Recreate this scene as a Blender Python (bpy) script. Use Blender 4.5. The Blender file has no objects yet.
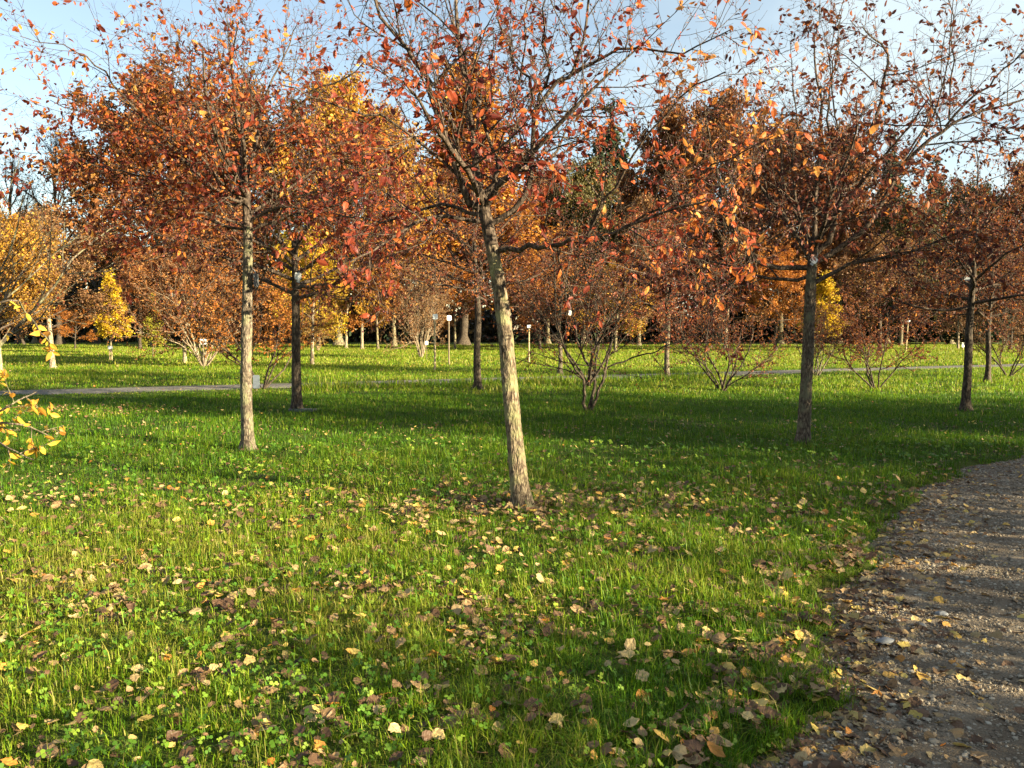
import bpy, math, random
import numpy as np
from mathutils import Vector, Matrix

rad = math.radians
scene = bpy.context.scene
COL = scene.collection
RNG = np.random.default_rng(11)
PI = math.pi

# ------------------------------------------------------------------ camera
F_PX, CAM_H, PITCH = 829.0, 1.6, math.atan(56 / 829.0)
cam = bpy.data.cameras.new('camera')
cam.sensor_width = 17.3
cam.lens = 17.3 * F_PX / 1024
cam.clip_start, cam.clip_end = 0.05, 2000
camo = bpy.data.objects.new('camera', cam)
camo.location = (0, 0, CAM_H)
camo.rotation_euler = (PI / 2 - PITCH, 0, 0)
COL.objects.link(camo)
scene.camera = camo

def at(px, py, Y):
    u, v = (px - 512) / F_PX, (384 - py) / F_PX
    t = Y / (math.cos(PITCH) + v * math.sin(PITCH))
    return (t * u, Y, CAM_H + t * (-math.sin(PITCH) + v * math.cos(PITCH)))

def ground(px, py):
    u, v = (px - 512) / F_PX, (384 - py) / F_PX
    t = -CAM_H / (-math.sin(PITCH) + v * math.cos(PITCH))
    return (t * u, t * (math.cos(PITCH) + v * math.sin(PITCH)))

# ------------------------------------------------------------------ terrain functions
EDGE_PX = [(752, 768), (792, 700), (804, 640), (818, 600), (848, 560), (880, 520), (905, 490), (960, 466), (1024, 452)]
EW = [ground(*p) for p in EDGE_PX]
EW = [(-2.6, -6.0), (-1.0, -1.0), (0.1, 1.2)] + EW + [(9.2, 12.2), (14.0, 14.2), (24.0, 17.0), (60.0, 24.0)]
EX = np.array([p[0] for p in EW]); EY = np.array([p[1] for p in EW])
PATH_W = 2.9

def path_s(x, y):
    """signed distance right of the path's left edge"""
    x = np.asarray(x, float); y = np.asarray(y, float)
    xe = np.interp(y, EY, EX)
    sl = (np.interp(y + .3, EY, EX) - np.interp(y - .3, EY, EX)) / .6
    return (x - xe) / np.sqrt(1 + sl * sl)

def wob(x, y):
    return (.09 * np.sin(3.1 * x + 1.7 * y) + .07 * np.sin(7.3 * y - 2.2 * x + 1) + .05 * np.sin(13 * x + 9 * y) + .04 * np.sin(23 * y - 17 * x))

FP_A, FP_B, FP_W = 26.0, 0.445, 1.0           # the far path: y = A + B x, half width
def far_s(x, y):
    return np.abs((y - FP_A - FP_B * x) / math.sqrt(1 + FP_B ** 2)) - FP_W

def sstep(a, b, v):
    t = np.clip((v - a) / (b - a), 0, 1)
    return t * t * (3 - 2 * t)

def base_z(x, y):
    x = np.asarray(x, float); y = np.asarray(y, float)
    z = .02 * np.sin(1.3 * x + .4 * y) * np.sin(.9 * y - .3) + .012 * np.sin(3.7 * x - 1.1) * np.sin(3.1 * y)
    z = z + .03 * np.sin(.21 * x + 1) * np.sin(.17 * y)
    return z

def in_path(x, y, m=0.0):
    s = path_s(x, y) + wob(x, y)
    return (s > m) & (s < PATH_W - m)

def ground_z(x, y):
    s = path_s(x, y) + wob(x, y)
    k = sstep(-.1, .2, s) * (1 - sstep(PATH_W - .25, PATH_W + .05, s))
    k2 = 1 - sstep(-.3, .0, far_s(x, y))
    return base_z(x, y) * (1 - k) - .09 * k - .07 * k2

def path_z(x, y):
    s = path_s(x, y)
    mid = sstep(-.3, .3, s) * (1 - sstep(PATH_W - .3, PATH_W + .3, s))
    return -.07 + .062 * mid + .008 * np.sin(2.1 * x) * np.sin(1.7 * y)

# ------------------------------------------------------------------ mesh helpers
def mesh_np(name, V, FS, mat=None, attr=None, smooth=False):
    """one mesh from a vertex array and a list of (n,k) face arrays; attr: per-vertex float 't'"""
    V = np.ascontiguousarray(V, dtype=np.float32)
    if not isinstance(FS, (list, tuple)): FS = [FS]
    FS = [np.asarray(f, dtype=np.int32) for f in FS if len(f)]
    me = bpy.data.meshes.new(name)
    me.vertices.add(len(V)); me.vertices.foreach_set('co', V.ravel())
    loops = np.concatenate([f.ravel() for f in FS])
    tot = np.concatenate([np.full(len(f), f.shape[1], np.int32) for f in FS])
    st = np.concatenate([[0], np.cumsum(tot)[:-1]]).astype(np.int32)
    me.loops.add(len(loops)); me.loops.foreach_set('vertex_index', loops)
    me.polygons.add(len(tot)); me.polygons.foreach_set('loop_start', st); me.polygons.foreach_set('loop_total', tot)
    me.update(calc_edges=True)
    me.polygons.foreach_set('use_smooth', np.full(len(tot), bool(smooth)))
    if attr is not None:
        a = me.attributes.new('t', 'FLOAT', 'POINT')
        a.data.foreach_set('value', np.asarray(attr, np.float32))
    me.validate()
    if mat: me.materials.append(mat)
    return me

def link(name, me, parent=None, loc=(0, 0, 0), mat=None):
    o = bpy.data.objects.new(name, me); COL.objects.link(o)
    o.location = loc
    if parent is not None: o.parent = parent
    if mat is not None and me is not None:
        o.material_slots[0].link = 'OBJECT'; o.material_slots[0].material = mat
    return o

def thing(name, label, cat, loc=(0, 0, 0), rz=0, sc=1.0, group=None):
    o = bpy.data.objects.new(name, None); COL.objects.link(o)
    o.location = loc; o.rotation_euler = (0, 0, rz)
    o.scale = (sc, sc, sc) if not isinstance(sc, tuple) else sc
    o.empty_display_size = .2
    o['label'] = label; o['category'] = cat
    if group: o['group'] = group
    return o

def tag(o, label=None, cat=None, group=None, kind=None):
    if label: o['label'] = label
    if cat: o['category'] = cat
    if group: o['group'] = group
    if kind: o['kind'] = kind
    return o

def nrm(a):
    return a / np.maximum(np.linalg.norm(a, axis=-1, keepdims=True), 1e-9)

def tubes(branches, sides):
    """branches: list of (pts (n,3), radii (n)); returns V, quads"""
    groups = {}
    for P, R in branches:
        groups.setdefault(len(P), []).append((P, R))
    Vs, Fs, off = [], [], 0
    for n, L in groups.items():
        P = np.array([b[0] for b in L], float); R = np.array([b[1] for b in L], float)
        B = len(L)
        T = nrm(np.gradient(P, axis=1))
        avg = nrm(P[:, -1] - P[:, 0])
        ref = np.where(np.abs(avg[:, 2:3]) > .8, np.array([[1., 0, 0]]), np.array([[0, 0, 1.]]))
        N1 = nrm(np.cross(T, ref[:, None, :])); N2 = np.cross(T, N1)
        a = np.arange(sides) * 2 * PI / sides
        ring = N1[:, :, None, :] * np.cos(a)[None, None, :, None] + N2[:, :, None, :] * np.sin(a)[None, None, :, None]
        V = P[:, :, None, :] + ring * R[:, :, None, None]
        idx = np.arange(B * n * sides).reshape(B, n, sides) + off
        nx = np.roll(idx, -1, axis=2)
        q = np.stack([idx[:, :-1], nx[:, :-1], nx[:, 1:], idx[:, 1:]], -1).reshape(-1, 4)
        Vs.append(V.reshape(-1, 3)); Fs.append(q); off += B * n * sides
    return np.concatenate(Vs), np.concatenate(Fs)

def merge(parts):
    """parts: list of (V,F) with F all of one arity"""
    Vs, Fs, off = [], [], 0
    for V, F in parts:
        Vs.append(V); Fs.append(F + off); off += len(V)
    return np.concatenate(Vs), np.concatenate(Fs)

def leaf_cards(P, A, N, L, W, curl=.25, fold=.25):
    """folded leaves: 5 verts, 2 quads each; base at P, along A, normal N"""
    n = len(P)
    A = nrm(A); S = nrm(np.cross(A, N)); N = np.cross(S, A)
    L = np.broadcast_to(np.asarray(L, float), (n,))[:, None]; W = np.broadcast_to(np.asarray(W, float), (n,))[:, None]
    base = P
    midp = P + A * L * .45 - N * W * fold
    lf = P + A * L * .42 + S * W * .5
    rt = P + A * L * .42 - S * W * .5
    tip = P + A * L * (1 - curl * .3) - N * L * curl
    V = np.stack([base, lf, tip, rt, midp], 1).reshape(-1, 3)
    i = (np.arange(n) * 5)[:, None]
    F = np.concatenate([i + np.array([[0, 4, 2, 1]]), i + np.array([[0, 3, 2, 4]])])
    return V, F

def leaf_fine(P, A, N, L, W, curl, fold=.2):
    """oval pointed leaves with a folded midrib: 8 verts, 2 quads and 4 tris each"""
    n = len(P)
    A = nrm(A); S = nrm(np.cross(A, N)); N = np.cross(S, A)
    L = np.broadcast_to(np.asarray(L, float), (n,))[:, None]; W = np.broadcast_to(np.asarray(W, float), (n,))[:, None]
    def q(u, v):
        return P + A * L * (u - .25 * np.abs(curl) * u * u) - N * L * curl * u * u + S * W * v - N * W * fold * (.5 - abs(v))
    V = np.stack([q(0, 0), q(.28, .42), q(.66, .40), q(1, 0), q(.66, -.40), q(.28, -.42), q(.3, 0), q(.66, 0)], 1).reshape(-1, 3)
    i = (np.arange(n) * 8)[:, None]
    F4 = np.concatenate([i + np.array([[6, 7, 2, 1]]), i + np.array([[6, 5, 4, 7]])])
    F3 = np.concatenate([i + np.array([t]) for t in ([0, 6, 1], [0, 5, 6], [7, 3, 2], [7, 4, 3])])
    return V, [F4, F3]

# ------------------------------------------------------------------ materials
def new_mat(name):
    m = bpy.data.materials.new(name); m.use_nodes = True
    nt = m.node_tree; nt.nodes.clear()
    return m, nt, nt.nodes, nt.links

def ramp(nodes, stops):
    r = nodes.new('ShaderNodeValToRGB')
    cr = r.color_ramp
    while len(cr.elements) > 1: cr.elements.remove(cr.elements[-1])
    cr.elements[0].position = stops[0][0]; cr.elements[0].color = (*stops[0][1], 1)
    for p, c in stops[1:]:
        e = cr.elements.new(p); e.color = (*c, 1)
    return r

def math_node(nodes, links, op, a, b=None, c=None):
    m = nodes.new('ShaderNodeMath'); m.operation = op
    for i, v in enumerate((a, b, c)):
        if v is None: continue
        if isinstance(v, (int, float)): m.inputs[i].default_value = v
        else: links.new(v, m.inputs[i])
    return m.outputs[0]

def leaf_mat(name, stops, trans=.35, jit=.6, rough=.5, spec=.3):
    m, nt, N, L = new_mat(name)
    at_ = N.new('ShaderNodeAttribute'); at_.attribute_name = 't'
    r = ramp(N, stops); L.new(at_.outputs['Fac'], r.inputs[0])
    g = N.new('ShaderNodeNewGeometry')
    v = math_node(N, L, 'MULTIPLY_ADD', g.outputs['Random Per Island'], jit, 1 - jit / 2)
    mx = N.new('ShaderNodeVectorMath'); mx.operation = 'SCALE'
    L.new(r.outputs[0], mx.inputs[0]); L.new(v, mx.inputs['Scale'])
    p = N.new('ShaderNodeBsdfPrincipled')
    L.new(mx.outputs[0], p.inputs['Base Color']); p.inputs['Roughness'].default_value = rough
    p.inputs['Specular IOR Level'].default_value = spec
    t = N.new('ShaderNodeBsdfTranslucent'); L.new(mx.outputs[0], t.inputs['Color'])
    ms = N.new('ShaderNodeMixShader'); ms.inputs[0].default_value = trans
    L.new(p.outputs[0], ms.inputs[1]); L.new(t.outputs[0], ms.inputs[2])
    o = N.new('ShaderNodeOutputMaterial'); L.new(ms.outputs[0], o.inputs[0])
    return m

def bark_mat(name, dark, mid, light, scale=1.0, bump=.6, lichen=None):
    m, nt, N, L = new_mat(name)
    tc = N.new('ShaderNodeTexCoord')
    mp = N.new('ShaderNodeMapping'); mp.inputs['Scale'].default_value = (30 * scale, 30 * scale, 11 * scale)
    L.new(tc.outputs['Object'], mp.inputs[0])
    n1 = N.new('ShaderNodeTexNoise'); n1.inputs['Scale'].default_value = 1.6; n1.inputs['Detail'].default_value = 6; n1.inputs['Distortion'].default_value = .6
    L.new(mp.outputs[0], n1.inputs['Vector'])
    vo = N.new('ShaderNodeTexVoronoi'); vo.inputs['Scale'].default_value = 1.1; vo.feature = 'DISTANCE_TO_EDGE'
    L.new(mp.outputs[0], vo.inputs['Vector'])
    r = ramp(N, [(.36, dark), (.5, mid), (.64, light)]); L.new(n1.outputs[0], r.inputs[0])
    col = r.outputs[0]
    cr = ramp(N, [(0, (.30, .27, .25)), (.22, (1, 1, 1))]); L.new(vo.outputs['Distance'], cr.inputs[0])
    mu = N.new('ShaderNodeMix'); mu.data_type = 'RGBA'; mu.blend_type = 'MULTIPLY'; mu.inputs[0].default_value = .8
    L.new(col, mu.inputs[6]); L.new(cr.outputs[0], mu.inputs[7]); col = mu.outputs[2]
    if lichen:
        n2 = N.new('ShaderNodeTexNoise'); n2.inputs['Scale'].default_value = 7; n2.inputs['Detail'].default_value = 5
        L.new(tc.outputs['Object'], n2.inputs['Vector'])
        r2 = ramp(N, [(.48, (0, 0, 0)), (.66, (1, 1, 1))]); L.new(n2.outputs[0], r2.inputs[0])
        m2 = N.new('ShaderNodeMix'); m2.data_type = 'RGBA'
        L.new(r2.outputs[0], m2.inputs[0]); L.new(col, m2.inputs[6]); m2.inputs[7].default_value = (*lichen, 1); col = m2.outputs[2]
    p = N.new('ShaderNodeBsdfPrincipled'); p.inputs['Roughness'].default_value = .85; p.inputs['Specular IOR Level'].default_value = .2
    L.new(col, p.inputs['Base Color'])
    hs = math_node(N, L, 'MULTIPLY_ADD', vo.outputs['Distance'], .8, n1.outputs[0])
    b = N.new('ShaderNodeBump'); b.inputs['Strength'].default_value = bump; b.inputs['Distance'].default_value = .02
    L.new(hs, b.inputs['Height']); L.new(b.outputs[0], p.inputs['Normal'])
    o = N.new('ShaderNodeOutputMaterial'); L.new(p.outputs[0], o.inputs[0])
    return m

def plain_mat(name, c, rough=.6, var=.15, scale=12, spec=.3):
    m, nt, N, L = new_mat(name)
    tc = N.new('ShaderNodeTexCoord')
    n1 = N.new('ShaderNodeTexNoise'); n1.inputs['Scale'].default_value = scale; n1.inputs['Detail'].default_value = 5
    L.new(tc.outputs['Object'], n1.inputs['Vector'])
    r = ramp(N, [(.3, tuple(v * (1 - var) for v in c)), (.7, tuple(min(1, v * (1 + var)) for v in c))])
    L.new(n1.outputs[0], r.inputs[0])
    p = N.new('ShaderNodeBsdfPrincipled'); p.inputs['Roughness'].default_value = rough; p.inputs['Specular IOR Level'].default_value = spec
    L.new(r.outputs[0], p.inputs['Base Color'])
    o = N.new('ShaderNodeOutputMaterial'); L.new(p.outputs[0], o.inputs[0])
    return m

# leaf colour ramps, addressed by the per-leaf attribute t
LM = {}
LM['crab_orange'] = leaf_mat('crab_leaf_orange', [(0, (.11, .02, .018)), (.25, (.24, .045, .02)), (.5, (.40, .10, .022)), (.75, (.58, .23, .035)), (1, (.66, .38, .10))], .48)
LM['crab_red'] = leaf_mat('crab_leaf_red', [(0, (.10, .02, .02)), (.3, (.24, .045, .025)), (.6, (.42, .085, .03)), (.8, (.52, .16, .03)), (1, (.60, .27, .07))], .48)
LM['crab_maroon'] = leaf_mat('crab_leaf_maroon', [(0, (.05, .014, .016)), (.35, (.16, .045, .024)), (.65, (.30, .095, .028)), (.85, (.48, .18, .032)), (1, (.60, .32, .09))], .46)
LM['brown'] = leaf_mat('brown_leaf', [(0, (.10, .045, .022)), (.4, (.20, .095, .04)), (.75, (.30, .16, .06)), (1, (.42, .26, .08))], .35)
LM['rust'] = leaf_mat('rust_leaf', [(0, (.20, .06, .014)), (.5, (.42, .15, .024)), (1, (.58, .27, .05))], .35)
LM['rustbrown'] = leaf_mat('rust_brown_leaf', [(0, (.09, .035, .018)), (.5, (.25, .095, .028)), (1, (.46, .20, .05))], .35)
LM['gold'] = leaf_mat('gold_leaf', [(0, (.26, .12, .015)), (.5, (.42, .23, .025)), (1, (.55, .36, .05))], .35)
LM['sprig'] = leaf_mat('sprig_leaf', [(0, (.36, .09, .03)), (.4, (.48, .20, .03)), (1, (.62, .42, .05))], .45)
LM['amber'] = leaf_mat('amber_leaf', [(0, (.24, .085, .018)), (.5, (.50, .21, .03)), (1, (.64, .36, .07))], .38)
LM['yellow'] = leaf_mat('yellow_leaf', [(0, (.22, .11, .018)), (.25, (.48, .30, .018)), (.55, (.62, .43, .02)), (1, (.70, .52, .05))], .4)
LM['goldbrown'] = leaf_mat('gold_brown_leaf', [(0, (.16, .07, .02)), (.5, (.38, .19, .03)), (.85, (.52, .31, .03)), (1, (.66, .46, .04))], .35)
LM['lime'] = leaf_mat('lime_leaf', [(0, (.18, .18, .015)), (.5, (.35, .32, .03)), (1, (.5, .44, .05))], .4)
LM['conifer'] = leaf_mat('conifer_needle', [(0, (.018, .03, .016)), (.6, (.035, .055, .025)), (1, (.06, .08, .035))], .15)
LM['olive'] = leaf_mat('olive_leaf', [(0, (.06, .055, .02)), (.5, (.12, .10, .03)), (1, (.22, .17, .05))], .3)
LM['shadewood'] = leaf_mat('wood_leaf_shaded', [(0, (.015, .018, .010)), (.5, (.045, .036, .017)), (1, (.13, .085, .03))], .2)  # near-black leaf colours stand in for the shade under the canopy
LM['hedge'] = leaf_mat('hedge_leaf', [(0, (.03, .06, .02)), (1, (.08, .12, .03))], .2)
LM['grass'] = leaf_mat('grass_blade', [(0, (.035, .088, .005)), (.45, (.075, .175, .007)), (.8, (.21, .29, .012)), (.93, (.30, .28, .05)), (1, (.45, .35, .14))], .5, .7, .5, .25)
LM['clover'] = leaf_mat('clover_leaf', [(0, (.05, .13, .010)), (.6, (.10, .20, .015)), (1, (.22, .30, .03))], .35, .4)
LM['litter'] = leaf_mat('fallen_leaf', [(0, (.08, .045, .028)), (.3, (.15, .082, .045)), (.58, (.30, .19, .09)), (.78, (.43, .31, .15)), (.9, (.56, .40, .10)), (1, (.45, .16, .03))], .2, .5, .55, .25)
BK = {}
BK['tan'] = bark_mat('bark_tan', (.06, .043, .03), (.165, .122, .082), (.28, .22, .15), 1, 1.0, (.22, .20, .10))
BK['grey'] = bark_mat('bark_grey', (.075, .058, .044), (.155, .12, .088), (.26, .21, .155), 1, 1.0, (.19, .18, .10))
BK['dark'] = bark_mat('bark_dark', (.035, .026, .02), (.075, .056, .041), (.13, .10, .072), .7, .6)
BK['limb'] = bark_mat('bark_limb', (.04, .028, .022), (.085, .06, .045), (.15, .11, .08), .9, .5)
BK['brown'] = bark_mat('bark_brown_shaded', (.06, .043, .032), (.12, .09, .065), (.20, .155, .11), 1, .8, (.14, .13, .08))  # crab apple bark darkened: the trunk's shaded side is put into the colour
BK['far'] = bark_mat('bark_far', (.06, .045, .03), (.13, .10, .07), (.24, .19, .12), .25, .5, (.22, .2, .1))
BK['pale'] = bark_mat('bark_pale', (.20, .15, .10), (.32, .25, .17), (.42, .34, .24), .5, .4)
M_FRUIT = plain_mat('crab_apple_skin', (.10, .022, .03), .3, .4, 30, .5)
M_WHITE = plain_mat('white_label_plastic', (.78, .77, .74), .4, .05)
M_GREYP = plain_mat('grey_label_plastic', (.30, .32, .34), .5, .1)
M_SLAB = plain_mat('slab_stone', (.10, .105, .10), .8, .3, 25)
M_WHITE_SHADE = plain_mat('white_plate_shaded', (.13, .15, .18), .5, .1)  # white label plastic with the shade on it painted into the colour
M_DARKP = plain_mat('dark_label_plastic', (.07, .075, .08), .5, .1)
M_STAKE = plain_mat('stake_wood', (.42, .31, .17), .8, .25, 20)
M_STAKED = plain_mat('dark_stake_wood', (.16, .12, .08), .8, .25, 20)
M_STONE = plain_mat('grey_stone', (.20, .20, .205), .7, .25, 25)
M_STONEP = plain_mat('pale_stone', (.33, .29, .235), .7, .2, 25)

# ------------------------------------------------------------------ tree growing
class Skel:
    def __init__(s): s.br = {}; s.leaf = []
    def add(s, lvl, P, R): s.br.setdefault(lvl, []).append((P, R))

def vnorm(x, y, z):
    l = math.sqrt(x * x + y * y + z * z) or 1e-9
    return (x / l, y / l, z / l)

def spawn(T, pts, L, R, lvl, P, rnd):
    """children of level lvl+1 along a branch of level lvl"""
    q = P[lvl]
    if q.get('leaf'): T.leaf.append((pts, q['leaf'], L))
    nc = q.get('nc', 0)
    if not nc or lvl + 1 >= len(P): return
    nc = max(1, int(round(nc * rnd.uniform(.75, 1.25) * q.get('ncl', 1))))
    n = len(pts) - 1
    az = rnd.uniform(0, 6.28)
    for k in range(nc):
        t = q['t0'] + (1 - q['t0']) * (k + rnd.random()) / nc
        t = min(t, .999)
        f = t * n; i = int(f); f -= i
        a, b = pts[i], pts[i + 1]
        p = (a[0] + (b[0] - a[0]) * f, a[1] + (b[1] - a[1]) * f, a[2] + (b[2] - a[2]) * f)
        d = vnorm(b[0] - a[0], b[1] - a[1], b[2] - a[2])
        az += 2.4 + rnd.uniform(-.5, .5)
        r_ = (0, 0, 1) if abs(d[2]) < .9 else (1, 0, 0)
        e1 = vnorm(d[1] * r_[2] - d[2] * r_[1], d[2] * r_[0] - d[0] * r_[2], d[0] * r_[1] - d[1] * r_[0])
        e2 = (d[1] * e1[2] - d[2] * e1[1], d[2] * e1[0] - d[0] * e1[2], d[0] * e1[1] - d[1] * e1[0])
        an = rad(q['ang'] + rnd.gauss(0, q.get('angj', 10)))
        ca, sa = math.cos(an), math.sin(an); c2, s2 = math.cos(az), math.sin(az)
        dd = tuple(d[j] * ca + (e1[j] * c2 + e2[j] * s2) * sa for j in range(3))
        LL = L * q['ratio'] * (1 - q.get('fall', .5) * t) * rnd.uniform(.65, 1.25)
        if 'lmax' in q: LL = min(LL, q['lmax'])
        ri = R[i] + (R[i + 1] - R[i]) * f
        grow(T, p, dd, LL, max(ri * q.get('rr', .6), P[lvl + 1].get('rmin', .002)), lvl + 1, P, rnd)

def grow(T, p, d, L, r, lvl, P, rnd):
    q = P[lvl]; n = q['n']; w = q['w']; up = q['up']; st = L / n
    pts = [p]
    for i in range(n):
        d = vnorm(d[0] + rnd.gauss(0, w), d[1] + rnd.gauss(0, w), d[2] + rnd.gauss(0, w) + up)
        p = (p[0] + d[0] * st, p[1] + d[1] * st, p[2] + d[2] * st)
        pts.append(p)
    R = [r + (r * q.get('tip', .3) - r) * i / n for i in range(n + 1)]
    T.add(lvl, pts, R)
    spawn(T, pts, L, R, lvl, P, rnd)

def limb(T, pts, r0, r1, lvl, P, rnd, jit=.0, seg=3):
    """a hand-laid limb: smooth the polyline, add it, spawn on it"""
    pts = np.array(pts, float)
    n = (len(pts) - 1) * seg
    t = np.linspace(0, len(pts) - 1, n + 1)
    i = np.clip(t.astype(int), 0, len(pts) - 2); f = (t - i)[:, None]
    pad = np.vstack([2 * pts[0] - pts[1], pts, 2 * pts[-1] - pts[-2]])
    p0, p1, p2, p3 = pad[i], pad[i + 1], pad[i + 2], pad[i + 3]
    C = .5 * (2 * p1 + (p2 - p0) * f + (2 * p0 - 5 * p1 + 4 * p2 - p3) * f ** 2 + (3 * p1 - p0 - 3 * p2 + p3) * f ** 3)
    if jit: C[1:-1] += np.array([[rnd.gauss(0, jit) for _ in range(3)] for _ in range(len(C) - 2)])
    L = float(np.linalg.norm(np.diff(C, axis=0), axis=1).sum())
    R = list(np.linspace(r0, r1, len(C)))
    P_ = [tuple(c) for c in C]
    T.add(lvl, P_, R)
    spawn(T, P_, L, R, lvl, P, rnd)

def bark_noise(V, axis_xy, amp, seed):
    return V

def skel_mesh(name, T, mat, sides=(14, 7, 5, 4, 3, 3), trunk=None, fork=None):
    parts = []
    if trunk is not None: parts.append(trunk)
    for lvl, B in T.br.items():
        parts.append(tubes([(np.array(p), np.array(r)) for p, r in B], sides[min(lvl, len(sides) - 1)]))
    V, F = merge(parts)
    me = mesh_np(name, V, F, mat, smooth=True)
    if trunk is not None:
        me.materials.append(BK['limb'])
        nt_ = len(trunk[1]); mi = np.zeros(len(F), np.int32); mi[nt_:] = 1
        if fork is not None:
            zc = trunk[0][trunk[1]].mean(axis=1)
            mi[:nt_][zc[:, 2] > fork + .05 * np.sin(9 * np.arctan2(zc[:, 1], zc[:, 0] + .01))] = 1
        me.polygons.foreach_set('material_index', mi)
    return me

def trunk_mesh(pts, r0, r1, flare=.75, sides=22, rings=70, seed=0, amp=.085):
    """a bumpy trunk through pts with a root flare"""
    g = np.random.default_rng(seed)
    pts = np.array(pts, float)
    t = np.linspace(0, len(pts) - 1, rings)
    i = np.clip(t.astype(int), 0, len(pts) - 2); f = (t - i)[:, None]
    pad = np.vstack([2 * pts[0] - pts[1], pts, 2 * pts[-1] - pts[-2]])
    p0, p1, p2, p3 = pad[i], pad[i + 1], pad[i + 2], pad[i + 3]
    C = .5 * (2 * p1 + (p2 - p0) * f + (2 * p0 - 5 * p1 + 4 * p2 - p3) * f ** 2 + (3 * p1 - p0 - 3 * p2 + p3) * f ** 3)
    s = np.linspace(0, 1, rings)
    R = r0 + (r1 - r0) * s
    h = (C[:, 2] - C[0, 2])
    R = R * (1 + flare * np.exp(-np.maximum(h, 0) / .12))
    a = np.arange(sides) * 2 * PI / sides
    ph = g.uniform(0, 6.28, 8)
    A, Z = np.meshgrid(a, h)
    nz = (np.sin(3 * A + ph[0] + 2 * np.sin(1.3 * Z + ph[1])) * .35 + np.sin(5 * A + 3 * Z + ph[2]) * .3 +
          np.sin(7 * A - 6 * Z + ph[3]) * .25 + np.sin(9 * Z + 2 * A + ph[4]) * .3 + g.normal(0, .35, A.shape))
    root = np.exp(-Z / .09) * .45 * np.maximum(0, np.sin(4 * A + ph[5] + .5 * np.sin(2 * A)))
    for _ in range(7):                                              # knots and old branch scars
        a0, z0 = g.uniform(0, 6.28), g.uniform(.1, 1) * h[-1]
        da = np.angle(np.exp(1j * (A - a0)))
        nz = nz + g.uniform(1.2, 2.6) * np.exp(-(da / .35) ** 2 - ((Z - z0) / .045) ** 2)
    RR = R[:, None] * (1 + amp * nz + root)
    V = np.stack([C[:, 0:1] + RR * np.cos(a), C[:, 1:2] + RR * np.sin(a), np.repeat(C[:, 2:3], sides, 1)], -1)
    idx = np.arange(rings * sides).reshape(rings, sides); nx = np.roll(idx, -1, 1)
    F = np.stack([idx[:-1], nx[:-1], nx[1:], idx[1:]], -1).reshape(-1, 4)
    return V.reshape(-1, 3), F

def leaf_points(T, g, mult=1.0, spread=0.0, cluster=0):
    """sample leaf positions and twig directions along leaf-bearing branches"""
    Ps, Ds = [], []
    for pts, dens, L in T.leaf:
        n = g.poisson(dens * L * mult)
        if not n: continue
        p = np.array(pts); k = len(p) - 1
        t = g.uniform(.05, 1, n) * k
        i = np.minimum(t.astype(int), k - 1); f = (t - i)[:, None]
        Ps.append(p[i] + (p[i + 1] - p[i]) * f); Ds.append(p[i + 1] - p[i])
    P = np.concatenate(Ps); D = nrm(np.concatenate(Ds))
    if cluster:                                                     # leaves hang in bunches from shared spurs
        m = max(1, int(len(P) / cluster)); pick = g.permutation(len(P))[:m]
        rep = pick[g.integers(0, m, len(P))]
        k = g.uniform(0, 1, len(P)) < .75
        P = np.where(k[:, None], P[rep] + g.normal(0, .022, P.shape), P); D = np.where(k[:, None], D[rep], D)
    if spread: P = P + g.normal(0, spread, P.shape)
    return P, D

def crown_mesh(name, P, D, g, mat, L, W, droop=.5, tfun=None, rnd_dir=.6, curl=.25, fold=.25, fine=False):
    n = len(P)
    A = D * .6 + g.normal(0, rnd_dir, (n, 3)); A[:, 2] -= droop
    N = g.normal(0, 1, (n, 3)); N[:, 2] += .6
    s = g.uniform(.45, 1.4, n)
    V, F = leaf_cards(P, A, N, L * s, W * s * g.uniform(.8, 1.1, n), g.uniform(-.1, .5, (n, 1)) if curl else 0, fold)
    if fine: V, F = leaf_fine(P, A, N, L * s, W * s * g.uniform(.75, 1.1, n), g.uniform(-.2, .7, (n, 1)))
    t = g.beta(1.05, 1.75, n) if tfun is None else np.clip(tfun(P, g), 0, 1)  # default tint leans dark, standing in for backlit and shaded leaves
    return mesh_np(name, V, F, mat, np.repeat(t, 8 if fine else 5))

ICO_V = None
def ico(sub=0):
    import bmesh
    bm = bmesh.new(); bmesh.ops.create_icosphere(bm, subdivisions=max(1, sub), radius=1)
    V = np.array([v.co[:] for v in bm.verts]); F = np.array([[v.index for v in f.verts] for f in bm.faces]); bm.free()
    return V, F
IV, IF = ico(1)

def blobs(P, r, g):
    n = len(P)
    V = P[:, None, :] + IV[None] * np.broadcast_to(r, (n,))[:, None, None]
    F = (IF[None] + (np.arange(n) * len(IV))[:, None, None]).reshape(-1, 3)
    return V.reshape(-1, 3), F

def fruit_mesh(name, T, g, count):
    P, D = leaf_points(T, g, .5)
    P = P[g.permutation(len(P))[:count]]
    P = P + g.normal(0, .012, P.shape); P[:, 2] -= .025
    V, F = blobs(P, g.uniform(.0055, .009, len(P)), g)
    return mesh_np(name, V, F, M_FRUIT, smooth=True)

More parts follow.
